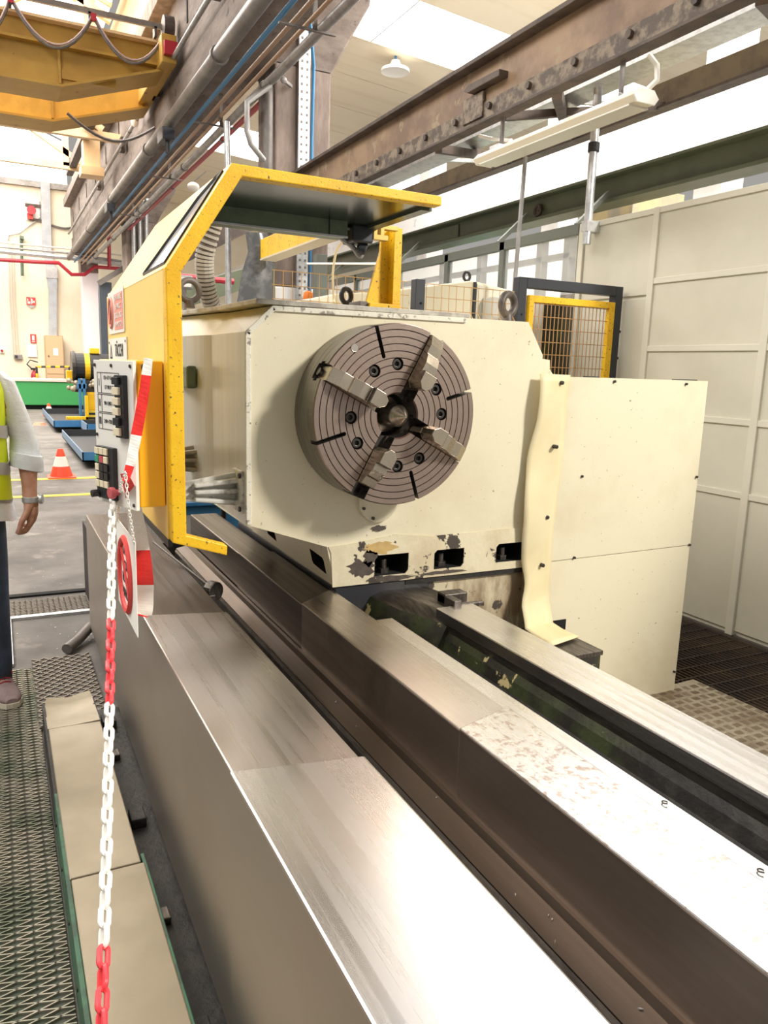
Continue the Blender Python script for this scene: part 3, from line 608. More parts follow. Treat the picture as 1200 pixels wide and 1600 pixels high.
# lifting eyes stand on the roof
def eye(pt, Rr, r, ax, label, base=True, m=pipe_dark):
    c = Vector(pt); t = thing('lifting_eye', label, 'lifting eye', c - Vector((0, 0, Rr + r + .012)), 'lifting eyes')
    MB().torus(c, ax, Rr, r, 30, 10).build('ring', m, t, smooth=True)
    MB().cyl(c - Vector((0, 0, Rr + r + .014)), c - Vector((0, 0, Rr - .002)), r * 1.7, 16, r * 1.2).build('shank', m, t, smooth=True)
    return t
eyem = mat('worn_brown_eye', (.11, .085, .07), .5, .1, c2=(.06, .048, .04), scale=30)
p = onY(794, 473, 2.46); eye((p.x, 2.46, 1.619 + .066), .038, .0145, (-.28, .96, 0), 'brown lifting eye on the right front corner of the headstock', m=eyem)
p = onY(541, 466, 2.55); eye((p.x, 2.55, 1.634 + .045), .024, .009, (-.4, .92, 0), 'black lifting eye standing beside the yellow bracket on the headstock', m=black)
p = onY(296, 470, 3.0); eye((p.x + .0, 3.0, 1.634 + .064), .038, .0125, (.15, -1, 0), 'grey lifting eye at the left rear of the headstock behind the guard')
# cable chain, leather gaiter and bracket on the roof
t = thing('cable_chain', 'ribbed grey flexible duct rising from the headstock roof inside the guard', 'duct', (.74, 3.05, 1.63))
pts = [Vector((.80, 3.12, 1.634)), Vector((.762, 3.08, 1.68)), Vector((.74, 3.05, 1.76)), Vector((.735, 3.03, 1.84)), Vector((.76, 3.0, 1.95))]
def path(pts, n):
    out = []
    for i in range(len(pts) - 1):
        p0 = pts[max(i - 1, 0)]; p1 = pts[i]; p2 = pts[i + 1]; p3 = pts[min(i + 2, len(pts) - 1)]
        for k in range(n):
            s = k / n; out.append(.5 * ((2 * p1) + (p2 - p0) * s + (2 * p0 - 5 * p1 + 4 * p2 - p3) * s * s + (3 * p1 - p0 - 3 * p2 + p3) * s ** 3))
    return out + [pts[-1]]
sp = path(pts, 6)
MB().tube(sp, .030, 12).build('core', pipe_dark, t, smooth=True)
rb = MB()
for a, b in zip(sp, sp[1:]):
    d = (b - a).normalized(); rb.cyl(a, a + d * .010, .036, 12)
o = rb.build('rib', mat('dusty_rib', (.42, .39, .35), .6), t); o['kind'] = 'stuff'
t = thing('gaiter', 'dark grey plastic-wrapped hose hanging behind the guard over the headstock roof', 'hose', (.95, 3.2, 1.63))
pts = [onY(398, 470, 3.2), onY(402, 430, 3.2), onY(408, 395, 3.2), onY(400, 365, 3.2)]
secs = []
for p, wd in zip(pts, (.075, .06, .05, .04)):
    secs.append([p + Vector((math.cos(2 * math.pi * i / 10) * wd * (1 + .12 * (i % 2)), math.sin(2 * math.pi * i / 10) * wd * .7, 0)) for i in range(10)])
secs[0] = [Vector((q.x, q.y, 1.634)) for q in secs[0]]
MB().loft(secs).build('wrapping', mat('grey_wrap', (.10, .105, .115), .25, c2=(.2, .2, .21), scale=14), t, smooth=True)
t = thing('yellow_bracket', 'yellow steel post with a triangular gusset standing on the headstock roof', 'bracket', (1.2, 2.42, 1.634))
MB().box(1.13, 1.247, 2.385, 2.50, 1.634, 1.648).build('base_plate', mats_y := yellow_chip, t, bevel=.002)
MB().box(1.216, 1.246, 2.388, 2.46, 1.648, 1.896).build('post', yellow_chip, t, bevel=.002)
MB().prism([(1.137, 1.648), (1.216, 1.648), (1.216, 1.896), (1.19, 1.896), (1.186, 1.82)], 'XZ', 2.43, 2.442).build('gusset', yellow_chip, t)
lab(MB().box(1.10, 1.13, 2.40, 2.49, 1.634, 1.652).build('clamp_block', pipe_dark, t, bevel=.002), 'dark clamp block')

# ---------------------------------------------------------------- chuck
CX, CY, CZ, RF = 1.153, 2.37, 1.283, .2925
ck = thing('lathe_chuck', 'large four-jaw lathe chuck with grooved face on the headstock', 'chuck', (CX, CY, CZ))
H = .17
prof = [(.001, 0), (.285, 0), (.2925, .006), (.2925, H - .004), (.289, H)]
for g in (.272, .250, .228, .206, .184, .162, .140, .118, .097):
    prof += [(g + .0016, H), (g + .0008, H - .003), (g - .0008, H - .003), (g - .0016, H)]
prof += [(.076, H), (.072, H - .004), (.072, .05), (.001, .05)]
cb = MB().lathe(prof, (CX, CY, CZ), (0, -1, 0), 96).build('body', chuck_m, ck)
def pol(a, r, wv, h):
    er = Vector((math.cos(a), 0, math.sin(a))); et = Vector((-math.sin(a), 0, math.cos(a)))
    return Vector((CX, CY, CZ)) + er * r + et * wv + Vector((0, -1, 0)) * h
def rbox(b, a, r0, r1, w_, h0, h1):
    return b.add([pol(a, r, wv, h) for h in (h0, h1) for wv in (-w_, w_) for r in (r0, r1)], [(0, 2, 3, 1), (4, 5, 7, 6), (0, 1, 5, 4), (2, 6, 7, 3), (0, 4, 6, 2), (1, 3, 7, 5)])
def rprism(b, a, poly, h0, h1, taper=0):
    n = len(poly); vs = [pol(a, r, wv, h0) for r, wv in poly] + [pol(a, r, wv, h1) for r, wv in poly]
    return b.add(vs, [tuple(range(n - 1, -1, -1)), tuple(range(n, 2 * n))] + [(i, (i + 1) % n, n + (i + 1) % n, n + i) for i in range(n)])
JA = [R(62.2 + 90 * k) for k in range(4)]
for a in JA:
    b = MB(); rbox(b, a, .05, .32, .0265, H - .075, H + .02); cut(cb, b)
    b = MB(); rbox(b, a, .05, .32, .034, H - .058, H - .03); cut(cb, b)
for k in range(4):
    a = R(17 + 90 * k); b = MB(); rprism(b, a, [(.33, -.0065), (.33, .0065)] + [(.195 - .0065 * math.sin(q), .0065 * math.cos(q)) for q in [math.pi * i / 8 for i in range(9)]], H - .05, H + .02); cut(cb, b)
BA = [R(q + 90 * k) for k in range(4) for q in (2.0, 31.8)]
b = MB()
for a in BA: b.cyl(pol(a, .165, 0, H - .03), pol(a, .165, 0, H + .02), .0205, 20)
cut(cb, b)
cb.data.materials.clear()
for m_ in (chuck_m, chuck_rim, steel_dark, mat('groove_red_brown', (.10, .045, .03), .6)): cb.data.materials.append(m_)  # grooves coloured reddish brown
c0 = Vector((CX, CY, CZ))
for p in cb.data.polygons:
    c = p.center; r = math.hypot(c.x, c.z); ny = p.normal.y
    if r > .284 and abs(ny) < .5: p.material_index = 1
    elif abs(ny) < .3 and r < .284: p.material_index = 2
    elif ny < -.9 and c.y > -H + .02: p.material_index = 2
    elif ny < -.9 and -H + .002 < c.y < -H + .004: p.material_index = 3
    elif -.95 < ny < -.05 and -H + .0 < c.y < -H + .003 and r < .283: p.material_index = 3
    else: p.material_index = 0
for a in BA:
    b = MB(); b.cyl(pol(a, .165, 0, H - .03), pol(a, .165, 0, H - .006), .0165, 20); o = b.build('cap_screw', bolt_m, ck, bevel=.0015)
    c = MB(); c.cyl(pol(a, .165, 0, H - .018), pol(a, .165, 0, H + .01), .0085, 6); cut(o, c)
lab(MB().cyl(pol(R(127), .262, 0, H - .002), pol(R(127), .262, 0, H + .0015), .012, 24).torus(pol(R(127), .262, 0, H + .001), (0, 1, 0), .0125, .0013, 24, 6).build('name_medal', mat('dull_medal', (.40, .36, .32), .4, .8), ck), 'small round stamped medal')
lab(MB().lathe([(.060, .052), (.060, .07), (.040, .08), (.036, .172), (.033, .178), (.0015, .228)], c0, (0, -1, 0), 32).build('dead_centre', mat('polished_centre', (.74, .69, .60), .30, 1.0, c2=(.5, .45, .38), scale=30, stretch=(.3, 14, .3)), ck, smooth=True), 'polished steel centre point')
lab(MB().lathe([(.0719, .05), (.0719, .058), (.001, .058)], c0, (0, -1, 0), 32).build('bore_floor', voidm, ck), 'black bore')
jw = .0245
for k, (a, ri, hh) in enumerate(zip(JA, (.098, .092, .118, .098), (.085,) * 4)):
    j = MB()
    re = ri + (.130 if k == 2 else .185)
    rprism(j, a, [(ri + .018, -jw), (re, -jw), (re, jw), (ri + .018, jw), (ri, .009), (ri, -.009)], H - .07, H + .008)
    rprism(j, a, [(ri + .018, -jw), (ri + .054, -jw), (ri + .054, jw), (ri + .018, jw), (ri, .009), (ri, -.009)], H + .008, H + hh)
    def side(prof_):
        n_ = len(prof_); j.add([pol(a, ri + r, wv, H + h) for wv in (-jw, jw) for r, h in prof_], [tuple(range(n_)), tuple(range(2 * n_ - 1, n_ - 1, -1))] + [(i, n_ + i, n_ + (i + 1) % n_, (i + 1) % n_) for i in range(n_)])
    if k == 2: side([(.054, .008), (.054, .062), (.078, .062), (.100, .05), (.104, .04), (.130, .03), (.130, .008)])
    else: side([(.054, .008), (.054, .060), (.086, .060), (.116, .045), (.118, .036), (.150, .036), (.185, .012), (.185, .008)])
    o = j.build('jaw', jaw_m, ck, bevel=.0015)
    tee = MB()
    for q in range(5): rbox(tee, a, ri + .054, ri + .056, jw, H + .063 + q * .0042, H + .0652 + q * .0042)
    tee.build('serration', steel_dark, o)
    MB().cyl(pol(a, .21, 0, H - .055), pol(a, .288, 0, H - .055), .013, 14).build('jaw_screw', steel_dark, ck)

# ---------------------------------------------------------------- yellow chuck guard
GY = 1.95
gd = thing('chuck_guard', 'yellow folded steel chuck guard arching over the chuck', 'guard', (.6, GY, .93))
MB().prism([(.524, .928), (.382, .973), (.377, 1.654), (.541, 1.913), (1.137, 1.909), (1.138, 1.883), (.567, 1.885), (.415, 1.647), (.418, .990), (.525, .955)], 'XZ', GY, GY + .04).build('front_frame', yellow_chip, gd, bevel=.003)
MB().box(.378, .386, GY + .04, 3.06, .973, 1.654).build('side_panel', yellow, gd)
sl = MB(); d = Vector((.541 - .377, 0, 1.913 - 1.654)).normalized()
def slp(y, s, n_=0): q = Vector((.377, y, 1.654)).lerp(Vector((.541, y, 1.913)), s); return q + Vector((d.z, 0, -d.x)) * n_
sl.add([slp(y, s, n_) for n_ in (0, .007) for y, s in ((GY + .04, 0), (GY + .04, 1), (2.96, 1), (3.06, 0))], [(0, 1, 2, 3), (7, 6, 5, 4), (0, 4, 5, 1), (1, 5, 6, 2), (2, 6, 7, 3), (3, 7, 4, 0)])
slope = sl.build('slope_panel', yellow, gd)
wq = [(2.015, .08), (2.015, .93), (2.13, .88), (2.36, .08)]
wq = [(2.0, .06), (2.0, .95), (2.06, .95), (2.16, .82), (2.31, .06)]
cut(slope, MB().add([slp(y, s, n_) for n_ in (-.03, .03) for y, s in wq], [(0, 1, 2, 3, 4), (9, 8, 7, 6, 5)] + [(i, (i + 1) % 5, 5 + (i + 1) % 5, 5 + i) for i in range(5)]))
gk = MB()
for i in range(5): gk.bar(slp(*wq[i], -.001), slp(*wq[(i + 1) % 5], -.001), .004, .008)
lab(gk.build('window_gasket', black, gd), 'black rubber window seal')
lab(MB().add([slp(y, s, n_) for n_ in (.001, .006) for y, s in wq], [(0, 1, 2, 3, 4), (9, 8, 7, 6, 5)] + [(i, (i + 1) % 5, 5 + (i + 1) % 5, 5 + i) for i in range(5)]).build('window_pane', mat('milky_pane', (.72, .70, .68), .12, c2=(.55, .54, .53), scale=5, stretch=(1, 4, 1)), gd), 'milky window pane')
MB().box(.541, 1.137, GY + .04, 2.46, 1.895, 1.911).build('roof_panel', yellow, gd)
lab(MB().box(.556, 1.130, GY + .04, 2.46, 1.885, 1.895).build('roof_lining', mat('glossy_dark_green', (.022, .032, .02), .2), gd), 'glossy dark green underside')
lab(MB().box(1.1, 1.135, GY + .05, 2.45, 1.876, 1.886).build('roof_edge', green_dk, gd), 'dark green edge angle')
lab(MB().prism([(.386, .99), (.390, .99), (.390, 1.652), (.549, 1.888), (.545, 1.893), (.386, 1.656)], 'XZ', GY + .04, 2.45).build('inner_lining', green_mid, gd), 'green inner lining')
lab(MB().prism([(.376, .955), (.388, .955), (.388, .975), (.376, .975)], 'XZ', GY + .03, 3.06).build('bottom_seal', black, gd), 'black rubber bottom seal')
cross = MB().box(.545, 1.02, 2.33, 2.41, 1.838, 1.893).build('cross_beam', green_mid, gd, bevel=.003)
lab(MB().box(.55, 1.02, 2.328, 2.332, 1.834, 1.840).build('light_edge', galv, cross), 'bright lower edge')
MB().box(.955, .957, 2.326, 2.329, 1.84, 1.89).build('seam', black, cross)
lab(MB().box(.985, 1.045, 2.412, 3.13, 1.852, 1.93).build('slide_arm', yellow_chip, gd, bevel=.003), 'yellow box-section slide arm')
lab(MB().box(.985 - .003, 1.045 + .003, 2.414, 3.13 - .004, 1.848, 1.854).build('arm_underside', mat('arm_primer', (.62, .55, .42), .6), gd), 'primer-coloured underside')
lab(MB().box(1.052, 1.125, 2.36, 2.45, 1.832, 1.886).cyl((1.085, 2.40, 1.825), (1.115, 2.39, 1.815), .02, 12).build('roller_motor', blackpaint, gd, bevel=.006), 'black roller unit')
lab(MB().cyl((1.02, 2.39, 1.872), (1.06, 2.39, 1.875), .004, 8).build('roller_pin', galv, gd), 'bright pin')
lab(MB().prism([(1.125, 1.845), (1.18, 1.845), (1.18, 1.862), (1.165, 1.862), (1.165, 1.88), (1.216, 1.88), (1.216, 1.895), (1.15, 1.895), (1.15, 1.862), (1.14, 1.862), (1.14, 1.892), (1.125, 1.892)], 'XZ', 2.36, 2.385).build('roller_hook', mat('brass_yellow', (.60, .42, .12), .35, .5), gd, bevel=.002), 'brass-coloured hook bracket')
tag(MB().tube(path([onY(533, 372, 2.42), onY(550, 385, 2.42), onY(562, 400, 2.42), onY(566, 395, 2.42)], 5), .009, 8).build('black_flex', pipe_grey, None, smooth=True), 'short grey flexible lead curling below the guard roof', 'cable')
tag(MB().tube(path([onY(537, 375, 2.5), onY(525, 395, 2.7), onY(520, 430, 2.9), onY(521, 462, 3.0), onY(522, 472, 3.0)], 6), .0045, 6).build('cream_wire', rubber, None, smooth=True), 'thin cream wire looping down to the headstock roof', 'wire')
tag(MB().tube(path([onY(480, 412, 3.9), onY(520, 412, 3.6), onY(560, 412, 3.3), onY(601, 412, 2.6)], 4), .005, 6).build('white_rod', whiteplast, None, smooth=True), 'thin white horizontal rod behind the yellow bracket', 'rod')
# signs on the guard's side
def plate(name, label, cat, y0, y1, z0, z1, m, x=.3775, th=.003):
    t = thing(name, label, cat, (x, (y0 + y1) / 2, z0))
    MB().box(x - th, x, y0, y1, z0, z1).build('board', m, t)
    return t
t = plate('warning_sign', 'red and white warning sign on the side of the yellow guard', 'sign', 2.63, 3.0, 1.522, 1.665, white)
X = .3745; U = (0, -1, 0); V = (0, 0, 1)
redb = MB().box(X - .0008, X, 2.645, 2.84, 1.532, 1.650).build('red_field', redfade, t)
for k, s in enumerate(('DI FORARE', 'LE MACC.', 'SUGLI ORG.', 'IN MOTO')):
    text(s, .026, (X - .001, 2.742, 1.636 - k * .029), U, V, white, t, squash=1.25)
MB().torus((X - .001, 2.92, 1.594), (1, 0, 0), .050, .006, 28, 6).bar((X - .001, 2.95, 1.555), (X - .001, 2.89, 1.632), .008, .003).build('prohibition_ring', redfade, t)
MB().box(X - .0008, X, 2.905, 2.935, 1.57, 1.615).ball((X, 2.92, 1.625), .001, .009, .009).build('figure', ink, t)
t = plate('maker_plate', 'white maker plate with black lettering below the warning sign', 'sign', 2.59, 3.02, 1.33, 1.505, white)
text('TACCHI', .060, (X - .0005, 2.755, 1.462), U, V, ink, t, squash=.86)
MB().add([(X - .001, 2.985, 1.436), (X - .001, 2.925, 1.436), (X - .001, 2.955, 1.49), (X - .001, 2.97, 1.442), (X - .001, 2.94, 1.442), (X - .001, 2.955, 1.474)], [(0, 1, 4, 3), (1, 2, 5, 4), (2, 0, 3, 5)]).build('triangle_emblem', ink, t)
for y in (2.61, 2.80, 3.0): MB().cyl((X, y, 1.492), (X - .002, y, 1.492), .004, 8).build('rivet', bolt_m, t)

# ---------------------------------------------------------------- control pendant
cp = thing('control_pendant', 'white control panel in an orange box on the guard', 'control panel', (.31, 2.0, 1.05))
A = Vector((.311, 2.0, 0)); B = Vector((.241, 2.2, 0)); PU = (A - B).normalized(); PN = Vector((-PU.y, PU.x, 0)) * -1
if PN.x > 0: PN = -PN
PU3 = PU; PW = (A - B).length; ZT, ZB = 1.43, 1.052
MB().prism([(.313, 2.002), (.376, 2.002), (.376, 2.21), (.246, 2.2)], 'XY', 1.06, 1.432).build('box', orange, cp, bevel=.003)
def pp(u, v, off=0): return B.lerp(A, u) + Vector((0, 0, ZT + (ZB - ZT) * v)) + PN * off
def pbox(u0, u1, v0, v1, o0, o1): 
    return MB().add([pp(u, v, o_) for o_ in (o0, o1) for v in (v0, v1) for u in (u0, u1)], [(0, 2, 3, 1), (4, 5, 7, 6), (0, 1, 5, 4), (2, 6, 7, 3), (0, 4, 6, 2), (1, 3, 7, 5)])
pl = pbox(0, 1, 0, 1, 0, .010).build('face_plate', white, cp, bevel=.0015)
for u, v in ((.05, .035), (.48, .035), (.95, .035), (.05, .52), (.05, .965), (.48, .965), (.95, .965)):
    MB().cyl(pp(u, v, .010), pp(u, v, .013), .0045, 8).build('screw', bolt_m, pl)
def frame(u0, u1, v0, v1):
    b = MB(); t_ = .0012
    for (a, c) in (((u0, v0), (u1, v0)), ((u1, v0), (u1, v1)), ((u1, v1), (u0, v1)), ((u0, v1), (u0, v0))): b.bar(pp(*a, .0105), pp(*c, .0105), t_, t_)
    return b
g = MB()
for v0, v1 in ((.085, .225), (.235, .355), (.365, .475)):
    for u0, u1 in ((.10, .20), (.20, .66)):
        f = frame(u0, u1, v0, v1); g.add(f.v, f.f)
g.build('printed_frame', ink, pl)
for v, s in ((.155, 'I'), (.295, 'II'), (.42, 'III')): text(s, .028, pp(.15, v, .0105), PU3, (0, 0, 1), ink, pl, squash=.6)
for v, s in ((.12, '15÷17 G÷Kw'), (.185, '17-90 P-Kw'), (.295, '90÷240 P-Kw'), (.42, '240÷720 P-Kw')): text(s, .0145, pp(.43, v, .0105), PU3, (0, 0, 1), ink, pl, squash=.85)
blk = pbox(.64, .87, .095, .515, .010, .022).build('switch_block', black, cp, bevel=.002)
for k in range(6): pbox(.655, .80, .108 + k * .068, .158 + k * .068, .022, .031).build('push_button', black if k in (0, 4) else mat('ivory_key', (.82, .72, .52), .45), blk, bevel=.0015)
blk = pbox(.09, .56, .595, .965, .010, .022).build('switch_block', black, cp, bevel=.002)
keys = ['www', 'grw', 'wbb', 'wbb', 'www']
for r_, row in enumerate(keys):
    for c_, k in enumerate(row):
        m_ = {'w': MATS['ivory_key'], 'g': mat('green_key', (.03, .32, .16), .4), 'r': mat('red_key', (.55, .08, .10), .4), 'b': bolt_m}[k]
        pbox(.105 + c_ * .115, .205 + c_ * .115, .605 + r_ * .058, .652 + r_ * .058, .022, .027).build('push_button', m_, blk, bevel=.001)
lab(MB().cyl(pp(.14, .935, .022), pp(.14, .935, .042), .011, 6).build('rotary_knob', black, blk, bevel=.002), 'black rotary knob')
lab(MB().cyl(pp(.60, .90, .012), pp(.60, .90, .026), .008, 12).cyl(pp(.60, .90, .026), pp(.60, .90, .040), .0155, 20).build('stop_button', mat('faded_red_knob', (.55, .10, .11), .4), cp, bevel=.003), 'round red stop button')
lab(MB().cyl(pp(.0, .72, -.02), pp(-.07, .72, -.02), .012, 12).build('side_knob', mat('ivory_knob', (.75, .72, .62), .4), cp, bevel=.002), 'ivory side knob')
p = onY(214, 568, 2.0); lab(MB().cyl((.335, 2.004, 1.415), (.335, 2.000, 1.415), .012, 14).build('cable_hole', bolt_m, cp), 'ragged dark hole in the orange box')

# ---------------------------------------------------------------- barrier tape, chain and hanging tag
def ribbon(name, label, pts, nrm, wd, bands, m0, m1):
    """plastic tape folded along pts; bands alternate along its length"""
    sp = path([Vector(p) for p in pts], 10); mb = MB(); L = 0; n_ = Vector(nrm).normalized()
    prev = None
    for i, p in enumerate(sp):
        tdir = (sp[min(i + 1, len(sp) - 1)] - sp[max(i - 1, 0)]).normalized(); s = tdir.cross(n_).normalized() * (wd / 2 if not callable(wd) else wd(i / (len(sp) - 1)) / 2)
        rp = n_ * .0012 * math.sin(i * .9)
        cur = [p - s + rp, p + s - rp]
        if prev:
            f = i / (len(sp) - 1); mb.cur = bands(f); b_ = .0006
            vs = prev + cur + [q + n_ * b_ for q in prev + cur]
            mb.add(vs, [(0, 1, 3, 2), (5, 4, 6, 7), (0, 2, 6, 4), (1, 5, 7, 3)])
        prev = cur
    return tag(mb.build(name, [m0, m1], None), label, 'tape')
fr_ = (-.3, -1, 0)
ribbon('barrier_tape', 'red and white barrier tape tied from the orange box down to the stop button',
       [onY(232, 560, 1.985), onY(224, 620, 1.975), onY(213, 680, 1.965), onY(205, 720, 1.955), onY(196, 752, 1.95)], fr_, lambda f: .021 + .008 * math.sin(3.1 * f) - .006 * f,
       lambda f: 1 if (.14 < f < .52 or f > .80) else 0, tape_w, tape_r)
ribbon('barrier_tape', 'crumpled red and white barrier tape hanging below the stop button behind the tag',
       [onY(194, 740, 1.96), onY(206, 775, 2.04), onY(215, 830, 2.12), onY(220, 890, 2.14), onY(220, 945, 2.14), onY(217, 962, 2.14)], fr_, lambda f: .018 + .050 * min(1, f * 1.5) * (1 if f < .92 else .6),
       lambda f: 1 if (f < .24 or .50 < f < .70 or f > .94) else 0, tape_w, tape_r)
tg = thing('hanging_tag', 'white hanging safety tag with a red prohibition ring on a small chain', 'sign', (.30, 2.2, .705))
MB().box(.2985, .3005, 2.016, 2.372, .706, .967).build('board', whiteplast, tg)
MB().torus((.298, 2.19, .835), (1, 0, 0), .103, .011, 44, 6).build('prohibition_ring', redsign, tg)
MB().bar((.2975, 2.255, .90), (.2975, 2.115, .77), .012, .002).build('slash', redsign, tg)
for k, s in enumerate(('LAVORI', 'IN CORSO', 'NON FARE', 'MANOVRE')):
    text(s, .040, (.2983, 2.19, .90 - k * .043), (0, -1, 0), (0, 0, 1), ink, tg, squash=.72)
lk = None
def link_mesh(Lo, Wo, r, n=8, m=6):
    pts = []
    for i in range(2 * n):
        a = math.pi * i / n; s = 1 if (a % (2 * math.pi)) < math.pi else -1
        pts.append(Vector(((Wo / 2 - r) * math.cos(a), 0, (Wo / 2 - r) * math.sin(a) + s * (Lo / 2 - Wo / 2))))
    return MB().tube(pts, r, m, True)
def chain(parent, pts, pitch, Lo, Wo, r, mats):
    sp = path([Vector(p) for p in pts], 40); d = 0; k = 0; nxt = 0; base = {}
    for a, b in zip(sp, sp[1:]):
        L = (b - a).length
        while nxt <= d + L:
            p = a.lerp(b, (nxt - d) / L); t_ = (b - a).normalized()
            mm = mats(p)
            q = Vector((0, 0, 1)).rotation_difference(t_).to_matrix().to_4x4()
            M4 = Matrix.Translation(p - WORLD[parent.name]) @ q @ Matrix.Rotation(R(45 + 90 * (k % 2)), 4, 'Z')
            if mm.name not in base:
                o = link_mesh(Lo, Wo, r).build('link', mm, None, smooth=True, origin=(0, 0, 0)); o.parent = parent; o.matrix_local = M4; base[mm.name] = o
            else: clone(base[mm.name], parent, M4)
            k += 1; nxt += pitch
        d += L
p0 = onY(196, 740, 1.935)
chain(tg, [p0, onY(188, 765, 2.05), Vector((.299, 2.36, .955))], .011, .015, .009, .0016, lambda p: whiteplast)
chain(tg, [p0, onY(201, 790, 1.96), Vector((.299, 2.03, .955))], .011, .015, .009, .0016, lambda p: whiteplast)
bc = thing('barrier_chain', 'red and white plastic barrier chain hanging from the control panel', 'chain', onY(176, 776, 2.1))
def pxrow(p):
    d = p - EYE; return 800 + FPX * d.dot(down) / d.dot(fwd)
def ccol(p):
    y = pxrow(p); return redplast if (966 < y < 1104 or y > 1466) else whiteplast
chain(bc, [onY(178, 768, 2.13), onY(175, 820, 2.02), onY(174, 900, 1.87), onY(173, 1000, 1.71), onY(171, 1110, 1.53), onY(167, 1300, 1.28), onY(163, 1450, 1.13), onY(159, 1600, 1.01), onY(154, 1760, .92)], .0305, .040, .024, .0047, ccol)

# ---------------------------------------------------------------- right-hand cabinet, rubber sheet, block
cab = thing('electrical_cabinet', 'tall cream sheet-metal cabinet right of the headstock', 'cabinet', (2.35, 2.6, 0))
MB().prism([(1.957, 2.38), (2.742, 2.38), (2.742, 2.98), (1.957, 2.98)], 'XY', .02, 1.42).build('carcass', cream, cab, bevel=.004)
def bulge(x0, x1, z0l, z0r, z1l, z1r, name, lb):
    n = 10; vs = []; fs = []
    for k in range(n + 1):
        u = k / n
        for v in range(n + 1):
            w_ = v / n; x = x0 + (x1 - x0) * u; za = z0l + (z0r - z0l) * u; zb = z1l + (z1r - z1l) * u
            vs.append((x, 2.371 - .003 * math.sin(math.pi * u) * math.sin(math.pi * w_) * (1 + .5 * math.sin(5 * u)), za + (zb - za) * w_))
    for k in range(n):
        for v in range(n): a = k * (n + 1) + v; fs.append((a, a + n + 1, a + n + 2, a + 1))
    m_ = MB().add(vs, fs); o = m_.build(name, cream, cab)
    s_ = o.modifiers.new('solid', 'SOLIDIFY'); s_.thickness = .008; s_.offset = 1
    return lab(o, lb)
pnl = bulge(1.957, 2.744, .690, .700, 1.424, 1.424, 'upper_panel', 'large slightly bulged upper panel')
low = bulge(1.957, 2.740, .012, .004, .687, .697, 'lower_panel', 'lower panel')
for px_, py_ in ((959, 596), (1071, 600), (908, 744), (1087, 745), (896, 871), (1076, 851)):
    q = onY(px_, py_, 2.365); MB().cyl((q.x, 2.369, q.z), (q.x, 2.355, q.z), .0055, 8).build('screw', bolt_m, pnl)
q = onY(1052, 1049, 2.365); MB().cyl((q.x, 2.369, q.z), (q.x, 2.355, q.z), .0055, 8).build('screw', bolt_m, low)
lab(MB().box(2.60, 2.72, 2.40, 2.43, 1.42, 1.428).box(2.1, 2.16, 2.39, 2.42, 1.42, 1.428).build('top_latch', black, cab), 'black strips on the top edge')
sc = MB()
for x0, x1, z in ((1.985, 2.01, 1.403), (2.04, 2.052, 1.403), (2.056, 2.09, 1.403), (1.983, 1.99, 1.30), (1.983, 1.99, 1.27), (1.977, 1.984, 1.08), (1.977, 1.985, 1.06)): sc.box(x0, x1, 2.366, 2.371, z, z + .004)
lab(sc.build('paint_chip', bolt_m, cab), 'dark chips in the paint')
fl = thing('rubber_sheet', 'wavy cream rubber sheet bolted between headstock and cabinet', 'rubber sheet', (1.9, 2.34, .43))
n, q = 34, 6; vs = []; fs = []
for i in range(n + 1):
    f = i / n; z = 1.431 - f * (1.431 - .445)
    lft = [(0, 1.823), (.15, 1.815), (.35, 1.795), (.5, 1.787), (.62, 1.793), (.72, 1.80), (.82, 1.815), (.92, 1.795), (1, 1.80)]
    rgt = [(0, 1.978), (.3, 1.968), (.5, 1.952), (.62, 1.948), (.75, 1.955), (1, 1.952)]
    def it(tb):
        for (a, x), (b, y) in zip(tb, tb[1:]):
            if a <= f <= b: s = (f - a) / (b - a); s = s * s * (3 - 2 * s); return x + (y - x) * s
    xl, xr = it(lft), it(rgt)
    for j in range(q + 1):
        u = j / q; y = 2.352 - .018 * (1 - u) * (1 + math.sin(f * 15)) * .6 - .006 * math.sin(f * 9 + u * 4)
        if f > .9: y -= (f - .9) * .35
        vs.append((xl + (xr - xl) * u, y, z))
r0 = len(vs)
for k in range(1, 5):
    for j in range(q + 1):
        u = j / q; vs.append((1.80 + .150 * u + .004 * k * u, 2.315 - .042 * k * (1 - .25 * u) - .02, .4375 - (.004 if k > 1 else 0)))
for i in range(n + 4):
    for j in range(q): a = i * (q + 1) + j; fs.append((a, a + 1, a + q + 2, a + q + 1))
o = MB().add(vs, fs).build('sheet', rubber, fl, smooth=True); s_ = o.modifiers.new('solid', 'SOLIDIFY'); s_.thickness = .004
for px_, py_ in ((877, 598), (868, 698), (854, 808), (847, 883), (840, 968)):
    p = onY(px_, py_, 2.34); p.x = min(p.x, 1.962)
    MB().cyl((p.x, 2.36, p.z), (p.x, 2.330, p.z), .008, 10).build('bolt', bolt_m, fl, bevel=.002)
bl = thing('slideway_block', 'dark-topped green steel block at the foot of the cream cabinet', 'block', (1.9, 2.2, .2))
MB().box(1.80, 1.966, 2.045, 2.365, .22, .405).build('body', green_peel, bl, bevel=.004)
lab(MB().box(1.795, 1.972, 2.04, 2.365, .405, .424).build('top', steel_dark, bl, bevel=.003), 'dark steel top')
lab(MB().box(1.96, 2.06, 2.36, 2.372, .39, .435).build('slot', voidm, bl), 'black opening in the cabinet foot')
lab(MB().box(1.72, 1.80, 2.1, 2.37, 0, .35).box(1.80, 1.95, 2.15, 2.36, 0, .22).build('pedestal', grime, bl), 'black oily pedestal')

